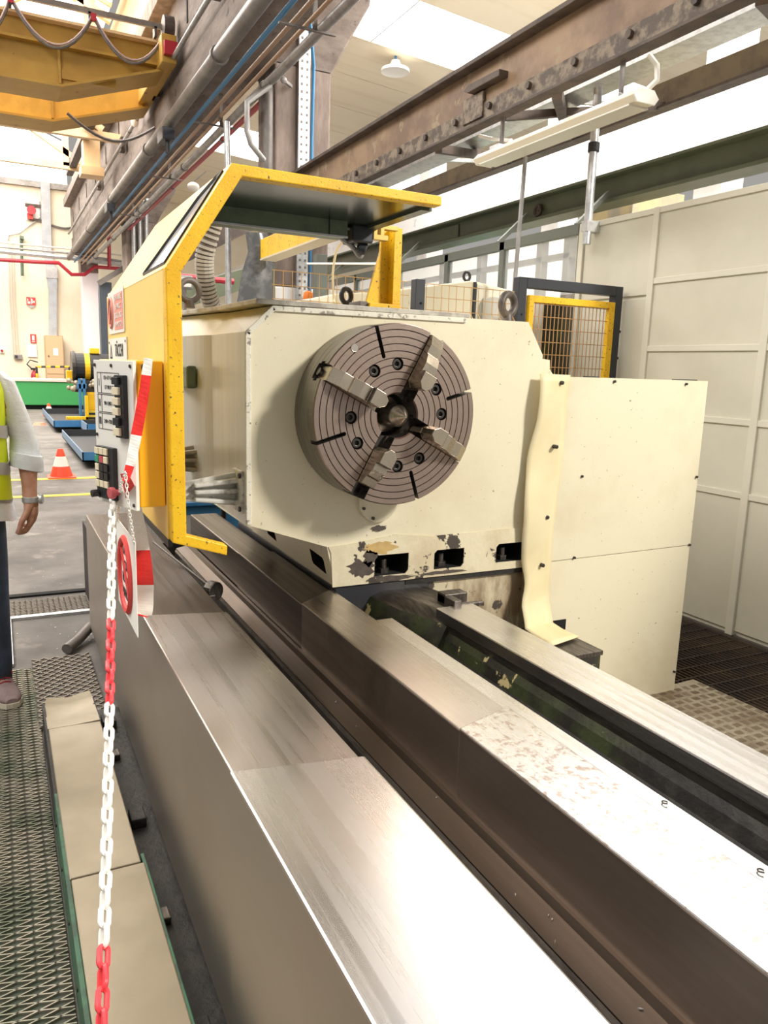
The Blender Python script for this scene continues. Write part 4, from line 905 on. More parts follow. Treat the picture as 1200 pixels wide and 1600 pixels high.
# ================================================================ FLOOR COVERINGS AND TRAYS
tr = thing('swarf_tray', 'long beige sheet-metal tray with a green edge beside the left way cover', 'tray', (.18, 2, 0))
lab(MB().prism([(.098, .14), (.275, .14), (.275, .152), (.098, .152)], 'XZ', -.6, 1.855).build('lid', tray_beige, tr, bevel=.003), 'nearer beige lid')
lab(MB().prism([(.095, .14), (.268, .14), (.268, .150), (.095, .150)], 'XZ', 1.862, 2.74).build('lid', tray_beige, tr, bevel=.003), 'farther beige lid')
sec = []
for y, z, s in ((2.74, .150, 0), (2.80, .149, 0), (2.92, .135, 0), (2.97, .150, .004), (3.0, .158, .01)):
    sec.append([(.093 + s, y, z), (.18, y, z - (.012 if y > 2.9 else 0)), (.266 - s, y, z + .004), (.266 - s, y, z - .014), (.18, y, z - .028), (.093 + s, y, z - .016)])
lab(MB().loft(sec).build('folded_end', tray_beige, tr, smooth=True), 'crumpled folded end')
MB().box(.086, .098, -.6, 2.3, .0, .146).build('green_side', green_edge, tr, bevel=.002)
lab(MB().box(.086, .096, 2.3, 2.98, .0, .142).build('dark_side', grime, tr), 'dark end of the side')
MB().box(.272, .282, -.6, 1.9, .0, .148).build('green_side', green_edge, tr, bevel=.002)
MB().box(.262, .270, 1.9, 2.98, .0, .14).build('dark_side', grime, tr)
MB().box(.10, .26, 2.95, 2.965, .0, .13).build('end_plate', grime, tr)
b = MB()
for k in range(7): MB().cyl((.086, .9 + k * .22, .09), (.083, .9 + k * .22, .09), .006, 8).build('rivet', bolt_m, tr)
tag(MB().box(.285, .40, -.6, 3.1, .001, .03).build('oily_gutter', grime, None), 'black oily gutter between the beige tray and the left way cover', 'gutter')
gt = thing('gutter_scraps', 'dark scrap blocks lying in the oily gutter', 'scrap', (.32, 2.4, .03))
for k, (y, s) in enumerate(((2.9, .05), (2.65, .03), (2.2, .045), (1.75, .03), (1.35, .04))): MB().box(.292, .292 + s, y, y + s * 1.6, .03, .03 + s * .7).build('scrap', steel_dark if k % 2 else grime, gt, bevel=.004)

def expanded(name, label, x0, x1, y0, y1, z, px_, py_, w_, m, base_m, th=.006):
    t = thing(name, label, 'floor mat', ((x0 + x1) / 2, (y0 + y1) / 2, 0))
    MB().box(x0, x1, y0, y1, .002, z).build('base', base_m, t)
    b = MB(); s = py_ / px_
    def diag(sign):
        c = y0 - (x1 - x0) * s
        k = 0
        while True:
            yy = y0 - (x1 - x0) * s + k * py_
            if yy > y1: break
            xa, xb = x0, x1; ya = yy if sign > 0 else yy + (x1 - x0) * s; yb = yy + (x1 - x0) * s if sign > 0 else yy
            # clip to the mat
            def xat(y): return x0 + (y - ya) / ((yb - ya) / (x1 - x0))
            lo, hi = x0, x1
            a, c_ = sorted((xat(y0), xat(y1))); lo = max(lo, a); hi = min(hi, c_)
            if hi - lo > .01:
                f = lambda x: ya + (yb - ya) * (x - x0) / (x1 - x0)
                b.bar((lo, f(lo), z + th / 2), (hi, f(hi), z + th / 2), w_, th)
            k += 1
    diag(1); diag(-1)
    o = b.build('mesh', m, t); o['kind'] = 'stuff'
    return t
expanded('walkway_mesh', 'oily green-tinged expanded metal walkway at the lower left', -1.0, .080, .3, 3.72, .006, .085, .024, .0034, mesh_m, mat_dark)
expanded('landing_mesh', 'small lozenge-patterned metal mat behind the folded end of the beige tray', .075, .33, 3.05, 3.80, .016, .05, .05, .0032, mat('worn_lozenge_metal', (.34, .30, .25), .5, .5), mat('lozenge_ground', (.125, .11, .095), .7))
expanded('threshold_mesh', 'narrow strip of mesh plating across the aisle beyond the person', -1.1, .42, 4.55, 4.84, .006, .06, .03, .005, mat('dusty_mesh', (.30, .26, .22), .7), mat('dusty_plate', (.20, .175, .15), .75))
tag(MB().box(-.06, .0, 3.78, 4.50, .001, .018).build('steel_strip', galv, None, bevel=.003), 'pale flat steel strip on the floor behind the walking person', 'strip')
tag(MB().tube([(.235, 3.86, .03), (.30, 3.97, .034), (.37, 4.08, .06)], .026, 10).build('floor_pipe', pipe_dark, None, smooth=True), 'short dark pipe leaning against the far foot of the left way cover', 'pipe')
sp_ = MB(); rr = random.Random(9)
for k in range(70):
    x = rr.uniform(-.1, .42); y = rr.uniform(3.9, 7.2); s = rr.uniform(.0012, .004)
    sp_.obox((x, y, .0005 + s * .4), (1, 0, 0), (0, 1, 0), (0, 0, 1), s, s * rr.uniform(.5, 1.5), s * .4)
o = sp_.build('floor_swarf', galv, None); tag(o, 'bright metal chips scattered over the aisle floor', 'swarf'); o['kind'] = 'stuff'

# right side: open grating with a tread plate
gr = thing('floor_grating', 'rusty dark bar grating over a pit beside the partition', 'grating', (2.8, 2.2, -.03))
b = MB(); x = 1.95
while x < 3.66:
    b.box(x, x + .005, .3, 3.58, -.035, -.004); x += .030
y = .35
while y < 3.58:
    b.box(1.95, 3.66, y, y + .006, -.012, -.002); y += .10
o = b.build('bars', grate_m, gr); o['kind'] = 'stuff'
MB().box(1.90, 1.95, .3, 3.6, -.06, 0).build('edge_angle', grate_m, gr); MB().box(3.64, 3.67, .3, 3.6, -.06, -.002).build('edge_angle', grate_m, gr)
lab(MB().box(3.36, 3.65, 2.4, 3.58, -.05, -.036).build('rusty_ledge', mat('rusty_ledge', (.16, .10, .055), .8), gr), 'rusty brown ledge at the wall foot')
lab(MB().box(1.9, 3.68, .3, 3.6, -.22, -.215).build('pit_floor', voidm, gr), 'black pit below')
tp = thing('tread_plate', 'worn aluminium tread plate lying on the grating below the cream cabinet', 'floor plate', (2.4, 1.7, .004))
MB().prism([(1.42, .35), (2.95, .35), (2.93, 2.42), (1.42, 2.33)], 'XY', 0.0, .006).build('plate', alu, tp)
b = MB(); cell = .052
for i in range(29):
    for j in range(40):
        x = 1.46 + i * cell; y = .38 + j * cell
        if y > 2.31 + (x - 1.42) * .055: continue
        for k in range(5):
            o_ = (k - 2) * .0078
            if (i + j) % 2: b.obox((x + o_, y, .0065), (1, 0, 0), (0, 1, 0), (0, 0, 1), .0011, .014, .0014)
            else: b.obox((x, y + o_, .0065), (1, 0, 0), (0, 1, 0), (0, 0, 1), .014, .0011, .0014)
o = b.build('tread', tread, tp); o['kind'] = 'stuff'
MB().box(1.85, 1.95, .4, 2.2, -.2, 0).build('bearer', grime, tp)

# ================================================================ FENCE AND GATE BEHIND THE HEADSTOCK
FY = 3.9
gt = thing('safety_gate', 'black gate frame holding a yellow-edged wire mesh door', 'gate', (3.22, FY, 0))
MB().box(2.815, 2.875, FY - .03, FY + .03, 0, 1.998).box(3.575, 3.635, FY - .03, FY + .03, 0, 1.998).box(2.875, 3.575, FY - .03, FY + .03, 1.938, 1.998).build('outer_frame', blackpaint, gt, bevel=.003)
door = MB().box(2.885, 2.92, FY - .05, FY - .015, .1, 1.895).box(3.515, 3.56, FY - .05, FY - .015, .1, 1.895).box(2.92, 3.515, FY - .05, FY - .015, 1.855, 1.895).box(2.92, 3.515, FY - .05, FY - .015, .1, .14).build('mesh_door', yellow_chip, gt, bevel=.002)
wirem = mat('rusty_wire', (.45, .25, .10), .5, .4); wired = mat('grey_wire', (.30, .27, .22), .5, .5)
b = MB(); x = 2.945
while x < 3.51: b.box(x - .0018, x + .0018, FY - .034, FY - .030, .14, 1.855); x += .030
z = .2
while z < 1.85: b.box(2.92, 3.515, FY - .038, FY - .034, z - .002, z + .002); z += .075
o = b.build('wire', wirem, door)
for z in (1.55, 1.72): MB().box(3.63, 3.66, FY - .012, FY + .012, z - .008, z + .008).build('hinge', blackpaint, gt)
b = MB()
for k in range(5): b.cyl((2.845, FY - .03, 1.3 + k * .12), (2.845, FY - .033, 1.3 + k * .12), .006, 8)
b.build('bolt_hole', voidm, gt)
fn = thing('mesh_fence', 'yellowish wire mesh fence panel between black post and gate', 'fence', (2.5, FY, 0))
def mesh_panel(x0, x1, parent):
    b = MB(); x = x0
    while x < x1:
        pts = [(x, FY, .1), (x, FY, 1.66), (x - .0, FY - .0, 1.70), (x, FY - .03, 1.735), (x, FY, 1.77), (x, FY, 1.915)]
        for p, q in zip(pts, pts[1:]): b.bar(p, q, .003, .003)
        x += .05
    for z in (.2, .5, .8, 1.1, 1.4, 1.62, 1.70, 1.77, 1.84, 1.912): b.bar((x0, FY + .004, z), (x1, FY + .004, z), .004, .004)
    o = b.build('wire', mat('ochre_wire', (.55, .33, .12), .5), parent); return o
mesh_panel(2.20, 2.81, fn)
post = thing('fence_post', 'black fence post behind the headstock between two mesh panels', 'post', (2.145, FY, 0))
MB().box(2.115, 2.175, FY - .03, FY + .03, 0, 1.93).build('tube', blackpaint, post, bevel=.003)
for z in (1.66, 1.80): MB().cyl((2.15, FY - .03, z), (2.15, FY - .034, z), .007, 8).build('bolt', voidm, post)
MB().box(2.09, 2.115, FY - .02, FY + .02, 1.63, 1.76).build('lock', black, post)
fn2 = thing('mesh_fence', 'yellowish wire mesh fence panel beside the yellow bracket, left of the black post', 'fence', (1.6, FY, 0))
mesh_panel(1.15, 2.09, fn2)

# machine with cream guards behind the fence
mc = thing('cream_machine', 'cream machine housing with a sloping top behind the mesh fence', 'machine', (2.7, 5.0, 0))
MB().prism([(1.9, 0), (3.40, 0), (3.40, 1.98), (2.92, 2.04), (2.30, 1.93), (1.9, 1.88)], 'XZ', 4.55, 5.3).build('housing', cream, mc, bevel=.01)
lab(MB().prism([(2.95, 1.5), (3.38, 1.5), (3.38, 1.96), (2.95, 2.02)], 'XZ', 4.535, 4.56).build('side_panel', panelw, mc, bevel=.004), 'paler side panel')
MB().box(2.93, 2.945, 4.53, 4.55, .4, 2.03).build('seam', black, mc)
eye((3.0, 4.75, 2.09), .03, .010, (.2, -1, 0), 'small black lifting eye on the cream machine behind the fence', m=black)
cb_ = thing('grey_cupboard', 'pale grey cupboard behind the wire mesh gate', 'cupboard', (3.2, 4.4, 0))
MB().box(3.0, 3.42, 4.40, 4.53, 0, 1.93).build('carcass', mat('pale_grey', (.58, .56, .50), .5), cb_, bevel=.004)
for x in (3.17, 3.24): MB().box(x, x + .035, 4.385, 4.40, 1.60, 1.63).build('handle', pipe_dark, cb_)
tag(MB().box(3.46, 3.62, 4.44, 4.5, 0, 1.96).build('dark_opening_sheet', mat('dark_opening_green', (.02, .025, .015), .6, c2=(.06, .09, .03), scale=5, lo=.55, hi=.7), None), 'dark sheet standing for the darkness of the opening behind the gate', 'board')  # added dark sheet: shade of the opening drawn as a solid
tag(MB().prism([(7.0, 0), (8.2, 0), (8.2, 2.2), (7.75, 2.42), (7.0, 2.30)], 'YZ', 4.6, 5.0).build('green_hood', mat('pale_green_hood', (.20, .34, .26), .5), None, bevel=.02), 'pale green hood seen through the glazed screen', 'hood')
tag(MB().box(5.2, 5.9, 6.5, 8.6, 0, 2.0).build('cream_crate', cream, None, bevel=.02), 'cream box standing beyond the glazed screen', 'box')
tag(MB().box(5.0, 5.6, 5.3, 6.0, 0, 3.05).build('yellow_pillar', mat('stained_yellow_pillar', (.66, .54, .30), .7, c2=(.45, .40, .32), scale=2, stretch=(2, 2, .5)), None), 'stained yellowish pillar beyond the glazed screen', 'pillar')
b = MB()
for z in (2.2, 2.75, 3.0): b.box(5.9, 6.0, 6.2, 14, z, z + .06)
for y in (6.6, 7.2, 7.7, 9, 10): b.box(5.9, 6.0, y, y + .1, 0 if y in (6.6, 10) else 2.2, 3.05)
tag(b.build('far_pipe_rack', pipe_dark, None), 'dark pipe rack seen through the glazed screen', 'rack')
t = thing('orange_beacon', 'small orange beacon behind the headstock beside the brown column', 'beacon', onY(482, 472, 8.0))
p = onY(482, 465, 8.0); MB().lathe([(.05, -.08), (.06, 0), (.05, .05), (.02, .07)], p, (0, 0, 1), 14).build('lens', mat('orange_lens', (.9, .22, .02), .4), t, smooth=True)
MB().box(p.x - .03, p.x + .03, 7.97, 8.03, 0, p.z - .08).build('stand', pipe_grey, t)
t = thing('green_post', 'grey green steel post left of the brown column', 'post', onY(420, 470, 7.4))
p = onY(420, 412, 7.4); MB().box(p.x - .05, p.x + .05, 7.35, 7.45, 0, p.z).build('shaft', green_frame, t, bevel=.004); MB().box(p.x - .03, p.x + .03, 7.37, 7.43, p.z, p.z + .06).build('cap', black, t)
p = onY(500, 440, 7.8); t = thing('green_post', 'grey green steel post right of the brown column', 'post', (p.x, 7.8, 0))
MB().box(p.x - .06, p.x + .06, 7.75, 7.85, 0, onY(500, 398, 7.8).z).build('shaft', green_frame, t, bevel=.004); MB().box(p.x, p.x + .16, 7.77, 7.83, onY(500, 450, 7.8).z, onY(500, 440, 7.8).z).build('lug', pipe_dark, t)
p = onY(360, 400, 11); tag(MB().prism([(onY(285, 430, 11).x, 2.75), (onY(395, 375, 11).x, 3.3), (onY(395, 345, 11).x, 3.5), (onY(285, 345, 11).x, 3.45)], 'XZ', 11, 11.05).build('dark_beam', rust_dk, None), 'dark beam seen under the guard beside the ribbed duct', 'beam')
p = onY(340, 445, 12); tag(MB().bar(onY(270, 468, 12.6), onY(400, 430, 14.6), .05, .35).build('green_beam', green_beam, None), 'distant green beam seen through the guard opening', 'beam')
tag(MB().tube([onY(262, 430, 13), onY(365, 440, 13)], .05, 8).build('far_red_pipe', redp, None, smooth=True), 'distant red pipe seen through the guard opening', 'pipe')
t = thing('far_floodlight', 'small square floodlight seen through the guard opening', 'floodlight', onY(292, 440, 12))
p = onY(288, 441, 12); MB().box(p.x - .12, p.x + .12, 11.95, 12.05, p.z - .10, p.z + .10).build('body', pipe_grey, t, bevel=.02); MB().box(p.x - .09, p.x + .09, 11.93, 11.95, p.z - .07, p.z + .07).build('lens', white, t)
MB().bar((p.x, 12, p.z - .1), (p.x, 12, 0), .05, .05).build('stand', pipe_dark, t)
t = thing('blue_bin', 'blue steel bin beyond the end of the lathe bed', 'bin', (1.0, 5.2, 0))
MB().prism([(.98, 0), (1.6, 0), (1.65, .50), (.93, .50)], 'XZ', 5.0, 5.8).build('body', bluepaint, t, bevel=.01); MB().box(.91, 1.67, 4.97, 5.83, .50, .53).build('rim', bluepaint, t, bevel=.006)
tag(MB().box(.42, 1.1, 4.15, 4.9, .0, .46).build('black_trough', grime, None), 'black trough at the far end of the lathe bed', 'trough')
t = thing('drain_valve', 'small red-handled valve beside the far end of the middle way cover', 'valve', (1.08, 4.0, .655))
MB().ball((1.06, 4.02, .70), .022).build('handle', redp, t, smooth=True); MB().cyl((1.06, 4.02, .6), (1.06, 4.02, .69), .015, 10).build('stem', bolt_m, t)
t = thing('limit_plunger', 'thin rod with a round dark disc behind the guard foot', 'rod', (.66, 2.9, .5))
a = onY(297, 858, 2.9); MB().cyl((.54, 3.15, .70), (.655, 2.66, .63), .0045, 8).build('rod', pipe_dark, t); MB().cyl((.646, 2.65, .625), (.664, 2.62, .625), .036, 20).build('disc', steel_dark, t, bevel=.003)
MB().box(.632, .655, 2.60, 2.68, .50, .62).build('bracket', steel_dark, t, bevel=.004)

# ================================================================ LEFT BAY
# overhead crane: two ochre box girders with their end tapered
def bridge(name, label, Y, rows, depth, fl):
    t = thing(name, label, 'crane girder', (-1, Y, 4.6))
    m = MB(); m.prism(rows, 'XZ', Y, Y + depth); m.build('web', crane_y, t, bevel=.006)
    b = MB(); low = [p for p in rows if p[2:] == ()]
    return t
def flange(pts, Y, d0, d1, th, m, t, name='bottom_flange'):
    b = MB()
    for (x0, z0), (x1, z1) in zip(pts, pts[1:]):
        b.add([(x0, Y - d0, z0), (x1, Y - d0, z1), (x1, Y + d1, z1), (x0, Y + d1, z0), (x0, Y - d0, z0 - th), (x1, Y - d0, z1 - th), (x1, Y + d1, z1 - th), (x0, Y + d1, z0 - th)], [(0, 1, 2, 3), (7, 6, 5, 4), (0, 4, 5, 1), (1, 5, 6, 2), (2, 6, 7, 3), (3, 7, 4, 0)])
    return b.build(name, m, t)
t = thing('crane_bridge', 'nearer ochre crane girder with a lit rail and hanging cables along its top', 'crane girder', (-1, 10.6, 4.6))
MB().prism([(-7, 4.63), (.87, 4.62), (2.05, 5.02), (2.05, 5.28), (-7, 5.28)], 'XZ', 10.6, 10.95).build('web', crane_y, t)
flange([(-7, 4.62), (.87, 4.61), (2.1, 5.02)], 10.6, .12, .5, .03, crane_y, t)
lab(flange([(-7, 5.05), (2.05, 5.06)], 10.6, .10, 0, .03, crane_y, t, 'web_angle'), 'dusty ledge along the web')
lab(flange([(-7, 5.31), (2.1, 5.31)], 10.6, .12, .4, .03, truss_m, t, 'top_flange'), 'bright dusty top flange')
for x in (-2.2, .86): MB().box(x - .015, x + .015, 10.56, 10.6, 4.64, 5.03).build('stiffener', crane_y, t)
lab(MB().box(-7, .86, 10.575, 10.6, 4.63, 4.83).box(.88, 1.5, 10.575, 10.6, 4.70, 4.80).build('wear_plate', crane_y, t), 'lower plate of the web')
t2 = thing('crane_bridge', 'farther ochre crane girder seen below the nearer one', 'crane girder', (-1, 11.8, 4.5))
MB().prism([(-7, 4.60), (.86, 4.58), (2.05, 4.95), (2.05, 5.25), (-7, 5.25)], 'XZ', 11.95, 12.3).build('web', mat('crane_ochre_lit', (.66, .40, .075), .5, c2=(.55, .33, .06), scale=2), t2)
flange([(-7, 4.59), (.86, 4.57), (2.1, 4.95)], 11.95, .10, .45, .03, crane_y, t2)
MB().box(.845, .875, 11.90, 11.95, 4.60, 5.2).build('stiffener', crane_y, t2)
ec = thing('end_carriage', 'ochre end carriage of the crane against the concrete girder', 'crane carriage', (2.15, 11, 4.9))
MB().box(1.98, 2.16, 10.2, 12.6, 4.98, 5.30).build('beam', crane_y, ec, bevel=.01); MB().cyl((2.02, 10.3, 5.4), (2.14, 10.3, 5.4), .13, 18).build('wheel', rust_dk, ec); MB().box(2.0, 2.15, 10.12, 10.2, 5.05, 5.2).build('buffer', redp, ec)
rl = thing('festoon_rail', 'dark steel rail carrying the looped cables along the crane', 'rail', (-1, 10.42, 5.33))
MB().box(-7, 2.15, 10.38, 10.42, 5.40, 5.46).build('rail', pipe_dark, rl)
for x in (-1.3, -.4, .36, 1.2, 1.95): MB().box(x - .015, x + .015, 10.38, 10.5, 5.31, 5.42).build('bracket', rust_dk, rl)
hangs = [-.85, -.20, .365, 1.24, 2.08]
for k, (a, b_) in enumerate(zip(hangs, hangs[1:])):
    pts = [Vector((a + (b_ - a) * s, 10.40, 5.38 - .42 * (1 - (2 * s - 1) ** 2))) for s in [i / 12 for i in range(13)]]
    t = thing('festoon_cable', ('leftmost', 'second from left', 'third from left', 'rightmost')[k] + ' looped cable under the crane rail', 'cable', (a, 10.4, 5.0), 'festoon cables on the crane')
    MB().tube(pts, .016, 6).build('cable', pipe_dark, t, smooth=True)
    MB().tube([p + Vector((0, -.02, .03)) for p in pts], .010, 6).build('second_cable', mat('pinkish_cable', (.45, .33, .33), .5), t, smooth=True)
    MB().box(a - .03, a + .03, 10.37, 10.43, 5.33, 5.41).build('trolley', redp, t)
b = MB(); b.tube([Vector((1.0 + 1.1 * s, 11.4, 4.55 - .25 * math.sin(math.pi * s))) for s in [i / 10 for i in range(11)]], .02, 6); tag(b.build('loose_cable', pipe_dark, None, smooth=True), 'loose dark cable sagging below the crane near the concrete girder', 'cable')
# roof trusses
def truss(name, label, Y, z):
    t = thing(name, label, 'truss', (0, Y, z))
    MB().box(-7, 2.2, Y - .06, Y + .06, z - .07, z + .07).build('bottom_chord', truss_m, t)
    for (x0, z0), (x1, z1) in (((-2, z), (-2, 9.3)), ((-2, 9.0), (2.1, z + 1.9)), ((-2, z + .2), (1.0, z + 2.2)), ((-.6, z + 1.6), (1.9, z + .1)), ((-7, z + 2.4), (-2, 9.2)), ((1.6, z), (1.6, z + 2.2))):
        MB().bar((x0, Y, z0), (x1, Y, z1), .12, .12, (0, 1, 0)).build('web_member', truss_m, t)
    return t
truss('roof_truss', 'nearest cream roof truss across the left bay above the crane', 9.0, 6.55)
truss('roof_truss', 'middle cream roof truss across the left bay below the crane girders', 15.2, 5.30)
truss('roof_truss', 'farthest cream roof truss across the left bay', 19.0, 5.55)
t = thing('sloping_strut', 'dark sloping steel strut between the left bay trusses', 'strut', (1.5, 15, 5.0)); MB().bar(onY(150, 170, 14), onY(108, 270, 20), .14, .14).build('strut', rust_dk, t)
t = thing('cream_pillar', 'cream steel roof pillar above the concrete girder in the left bay', 'pillar', (2.0, 16, 4.9))
MB().box(1.65, 1.95, 16, 16.3, 4.9, 8.2).build('shaft', truss_m, t, bevel=.01); MB().box(1.60, 2.0, 15.95, 16.35, 4.8, 4.95).build('base', truss_m, t)
# far wall fittings
FW = 26.98
def onwall(x, y, d=0): return onY(x, y, FW - d)
t = thing('wall_duct', 'tall grey sheet-metal duct running up the far wall', 'duct', onwall(80, 520))
a, b_, c_, d_, e_ = onwall(70, 285), onwall(73, 390), onwall(80, 425), onwall(82, 450), onwall(82, 525)
m = MB()
for p, q, wd in ((a, b_, .26), (b_, c_, .24), (c_, d_, .27), (d_, e_, .23)):
    m.add([(p.x - wd / 2, FW - .18, p.z), (p.x + wd / 2, FW - .18, p.z), (q.x + wd / 2, FW - .18, q.z), (q.x - wd / 2, FW - .18, q.z), (p.x - wd / 2, FW, p.z), (p.x + wd / 2, FW, p.z), (q.x + wd / 2, FW, q.z), (q.x - wd / 2, FW, q.z)], [(0, 1, 2, 3), (7, 6, 5, 4), (0, 4, 5, 1), (1, 5, 6, 2), (2, 6, 7, 3), (3, 7, 4, 0)])
m.build('duct', mat('bluish_grey_duct', (.46, .49, .52), .5, c2=(.40, .42, .45), scale=4), t); MB().box(c_.x - .16, c_.x + .17, FW - .2, FW, c_.z - .2, c_.z + .15).build('collar', galv, t)
cbn = thing('brown_cabinet', 'tall light brown cabinet against the far wall', 'cabinet', (1.66, 26.6, 0))
MB().box(1.40, 1.92, 26.4, 26.95, 0, 2.13).build('carcass', mat('cardboard_brown', (.55, .36, .20), .6), cbn, bevel=.01)
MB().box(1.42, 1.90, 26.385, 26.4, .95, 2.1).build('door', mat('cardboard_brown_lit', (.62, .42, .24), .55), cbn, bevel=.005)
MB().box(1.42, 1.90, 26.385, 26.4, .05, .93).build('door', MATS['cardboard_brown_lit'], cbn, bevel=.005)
MB().box(1.62, 1.76, 26.375, 26.385, 1.52, 1.74).build('notice', white, cbn); MB().ball((1.48, 26.37, 1.5), .025).build('knob', pipe_dark, cbn)
def wsign(name, label, x0, y0, x1, y1, parts):
    p, q = onwall(x0, y0, .03), onwall(x1, y1, .03); t = thing(name, label, 'sign', ((p.x + q.x) / 2, FW - .03, q.z))
    MB().box(p.x, q.x, FW - .03, FW, q.z, p.z).build('board', parts[0], t)
    for m_, u0, u1, v0, v1 in parts[1]:
        MB().box(p.x + (q.x - p.x) * u0, p.x + (q.x - p.x) * u1, FW - .036, FW - .03, p.z + (q.z - p.z) * v1, p.z + (q.z - p.z) * v0).build('print', m_, t)
    return t
wsign('fire_point_sign', 'red and white fire point sign with two pictograms high on the far wall', 41, 464, 56, 477, (redsign, [(white, .10, .2, .2, .5), (white, .12, .4, .55, .85), (white, .56, .66, .2, .8), (white, .72, .9, .45, .7), (white, .48, .52, 0, 1)]))
p, q = onwall(43, 477, .03), onwall(55, 482, .03)
tag(MB().prism([(p.x, p.z), (q.x, p.z), ((p.x + q.x) / 2, q.z)], 'XZ', FW - .04, FW - .01).build('arrow_sign', mat('grey_arrow', (.45, .46, .46), .6), None), 'small grey arrow plate under the fire point sign', 'sign')
wsign('extinguisher_sign', 'red and white fire extinguisher sign above the red extinguisher', 47, 522, 57, 536, (redsign, [(white, .3, .7, .15, .7), (white, .25, .75, .8, .9)]))
wsign('blank_notice', 'plain white notice below the extinguisher sign', 42, 538, 58, 558, (whitewall, []))
ex = thing('fire_extinguisher', 'red fire extinguisher hanging on the far wall', 'extinguisher', onwall(54, 600, .12))
p = onwall(54, 592, .12); MB().lathe([(.08, -.34), (.1, -.32), (.1, .12), (.07, .2), (.03, .24), (.03, .3)], p, (0, 0, 1), 16).build('bottle', redp, ex, smooth=True)
MB().box(p.x - .1, p.x + .05, p.y - .04, p.y + .04, p.z + .28, p.z + .34).build('valve', black, ex); MB().tube([p + Vector((-.05, -.03, .3)), p + Vector((-.2, -.03, .45)), p + Vector((-.1, -.03, .58)), p + Vector((.12, -.03, .52))], .02, 6).build('hose', black, ex, smooth=True)
MB().box(p.x - .06, p.x + .06, p.y - .105, p.y - .1, p.z - .12, p.z + .05).build('label', white, ex)
hn = thing('alarm_horn', 'red alarm horn on a white board high on the far wall', 'alarm', onwall(55, 345))
p, q = onwall(39, 318), onwall(66, 347)
MB().box(p.x, q.x, FW - .03, FW, q.z, p.z).build('board', whitewall, hn); MB().box(p.x, q.x, FW - .1, FW - .03, p.z - .08, p.z).build('shelf', rust_dk, hn); MB().box(p.x + .1, q.x, FW - .09, FW - .03, q.z, q.z + .07).build('ledge', rust_dk, hn)
MB().cyl((p.x + .16, FW - .3, p.z - .22), (p.x + .16, FW - .05, p.z - .22), .13, 18, .06).build('horn', redp, hn, smooth=True); MB().box(p.x + .04, p.x + .2, FW - .15, FW - .03, q.z + .03, q.z + .2).build('driver', redsign, hn)
tag(MB().tube([onwall(62, 315, .05), onwall(63, 340, .05), onwall(30, 365, .05), onwall(14, 368, .05), onwall(13, 376, .05)], .02, 6).build('wall_cable', pipe_grey, None, smooth=True), 'grey cable drooping below the alarm horn on the far wall', 'cable')
tag(MB().tube(path([onwall(80, 352, .06), onwall(100, 357, .06), onwall(116, 354, .06), onwall(125, 344, .2)], 5), .035, 6).build('swag_cable', pipe_dark, None, smooth=True), 'dark cable swag between the wall duct and the concrete girder', 'cable')
gp = thing('green_downpipe', 'short dark green pipe end hanging on the far wall above the red pipe', 'pipe', onwall(34, 430, .2))
MB().cyl(onwall(33, 372, .2), onwall(35, 431, .2), .045, 10).build('pipe', green_mid, gp); MB().box(onwall(31, 372, .2).x, onwall(37, 372, .2).x, FW - .3, FW, onwall(33, 374, .2).z, onwall(33, 369, .2).z).build('cap', green_mid, gp)
for k, (x, lb) in enumerate(((13, 'leftmost'), (17, 'middle'), (21, 'rightmost'))):
    tag(MB().tube([onwall(x, 380, .05), onwall(x + 2, 470, .05), onwall(x + 8, 555, .05)], .018, 6).build('wall_conduit', mat('pale_conduit', (.62, .57, .50), .6), None, smooth=True), lb + ' of three thin conduits down the far wall', 'conduit', 'conduits on the far wall')
t = thing('wall_socket', 'grey double socket low on the far wall', 'socket', onwall(28, 558)); p = onwall(28, 557)
MB().box(p.x - .12, p.x + .12, FW - .1, FW, p.z - .08, p.z + .06).build('body', pipe_grey, t, bevel=.01); MB().box(p.x - .09, p.x - .01, FW - .11, FW - .1, p.z - .05, p.z + .03).build('cover', bolt_m, t)
t = thing('emergency_button', 'small red push button box at the left edge of the far wall', 'button', onwall(3, 550)); p = onwall(3, 548)
MB().box(p.x - .06, p.x + .06, FW - .06, FW, p.z - .07, p.z + .07).build('box', white, t, bevel=.005); MB().cyl((p.x, FW - .09, p.z), (p.x, FW - .06, p.z), .04, 12).build('button', redp, t)
PY = 25.25
tag(MB().tube([onY(-60, 402, PY), onY(52, 409, PY), onY(92, 411, PY), onY(112, 429, PY), onY(132, 429, PY), onY(148, 417, PY), onY(205, 421, PY)], .055, 8).build('red_main', redp, None, smooth=True), 'red sprinkler pipe with a dip crossing the far wall', 'pipe')
tag(MB().tube([onY(171, 421, PY), onY(170, 366, PY), onY(196, 340, PY - 4), onY(200, 335, PY - 5)], .055, 8).build('red_riser', redp, None, smooth=True), 'red vertical pipe rising from the dipped sprinkler pipe', 'pipe')
for k, (y0, y1, r_, lb, mm) in enumerate(((378, 393, .025, 'uppermost thin pale pipe across the far wall', MATS['pale_conduit']), (385, 402, .03, 'second thin pale pipe across the far wall', pipe_grey), (392, 407, .07, 'thick pale pipe across the far wall above the red one', galv))):
    tag(MB().tube([onY(-60, y0 - 5, 25.3), onY(100, y0 + 10, 25.3), onY(190, y1 + 6, 25.3)], r_, 8).build('cross_pipe', mm, None, smooth=True), lb, 'pipe', 'pale pipes across the far wall')
p, q = onY(128, 425, 25.5), onY(158, 555, 25.5)
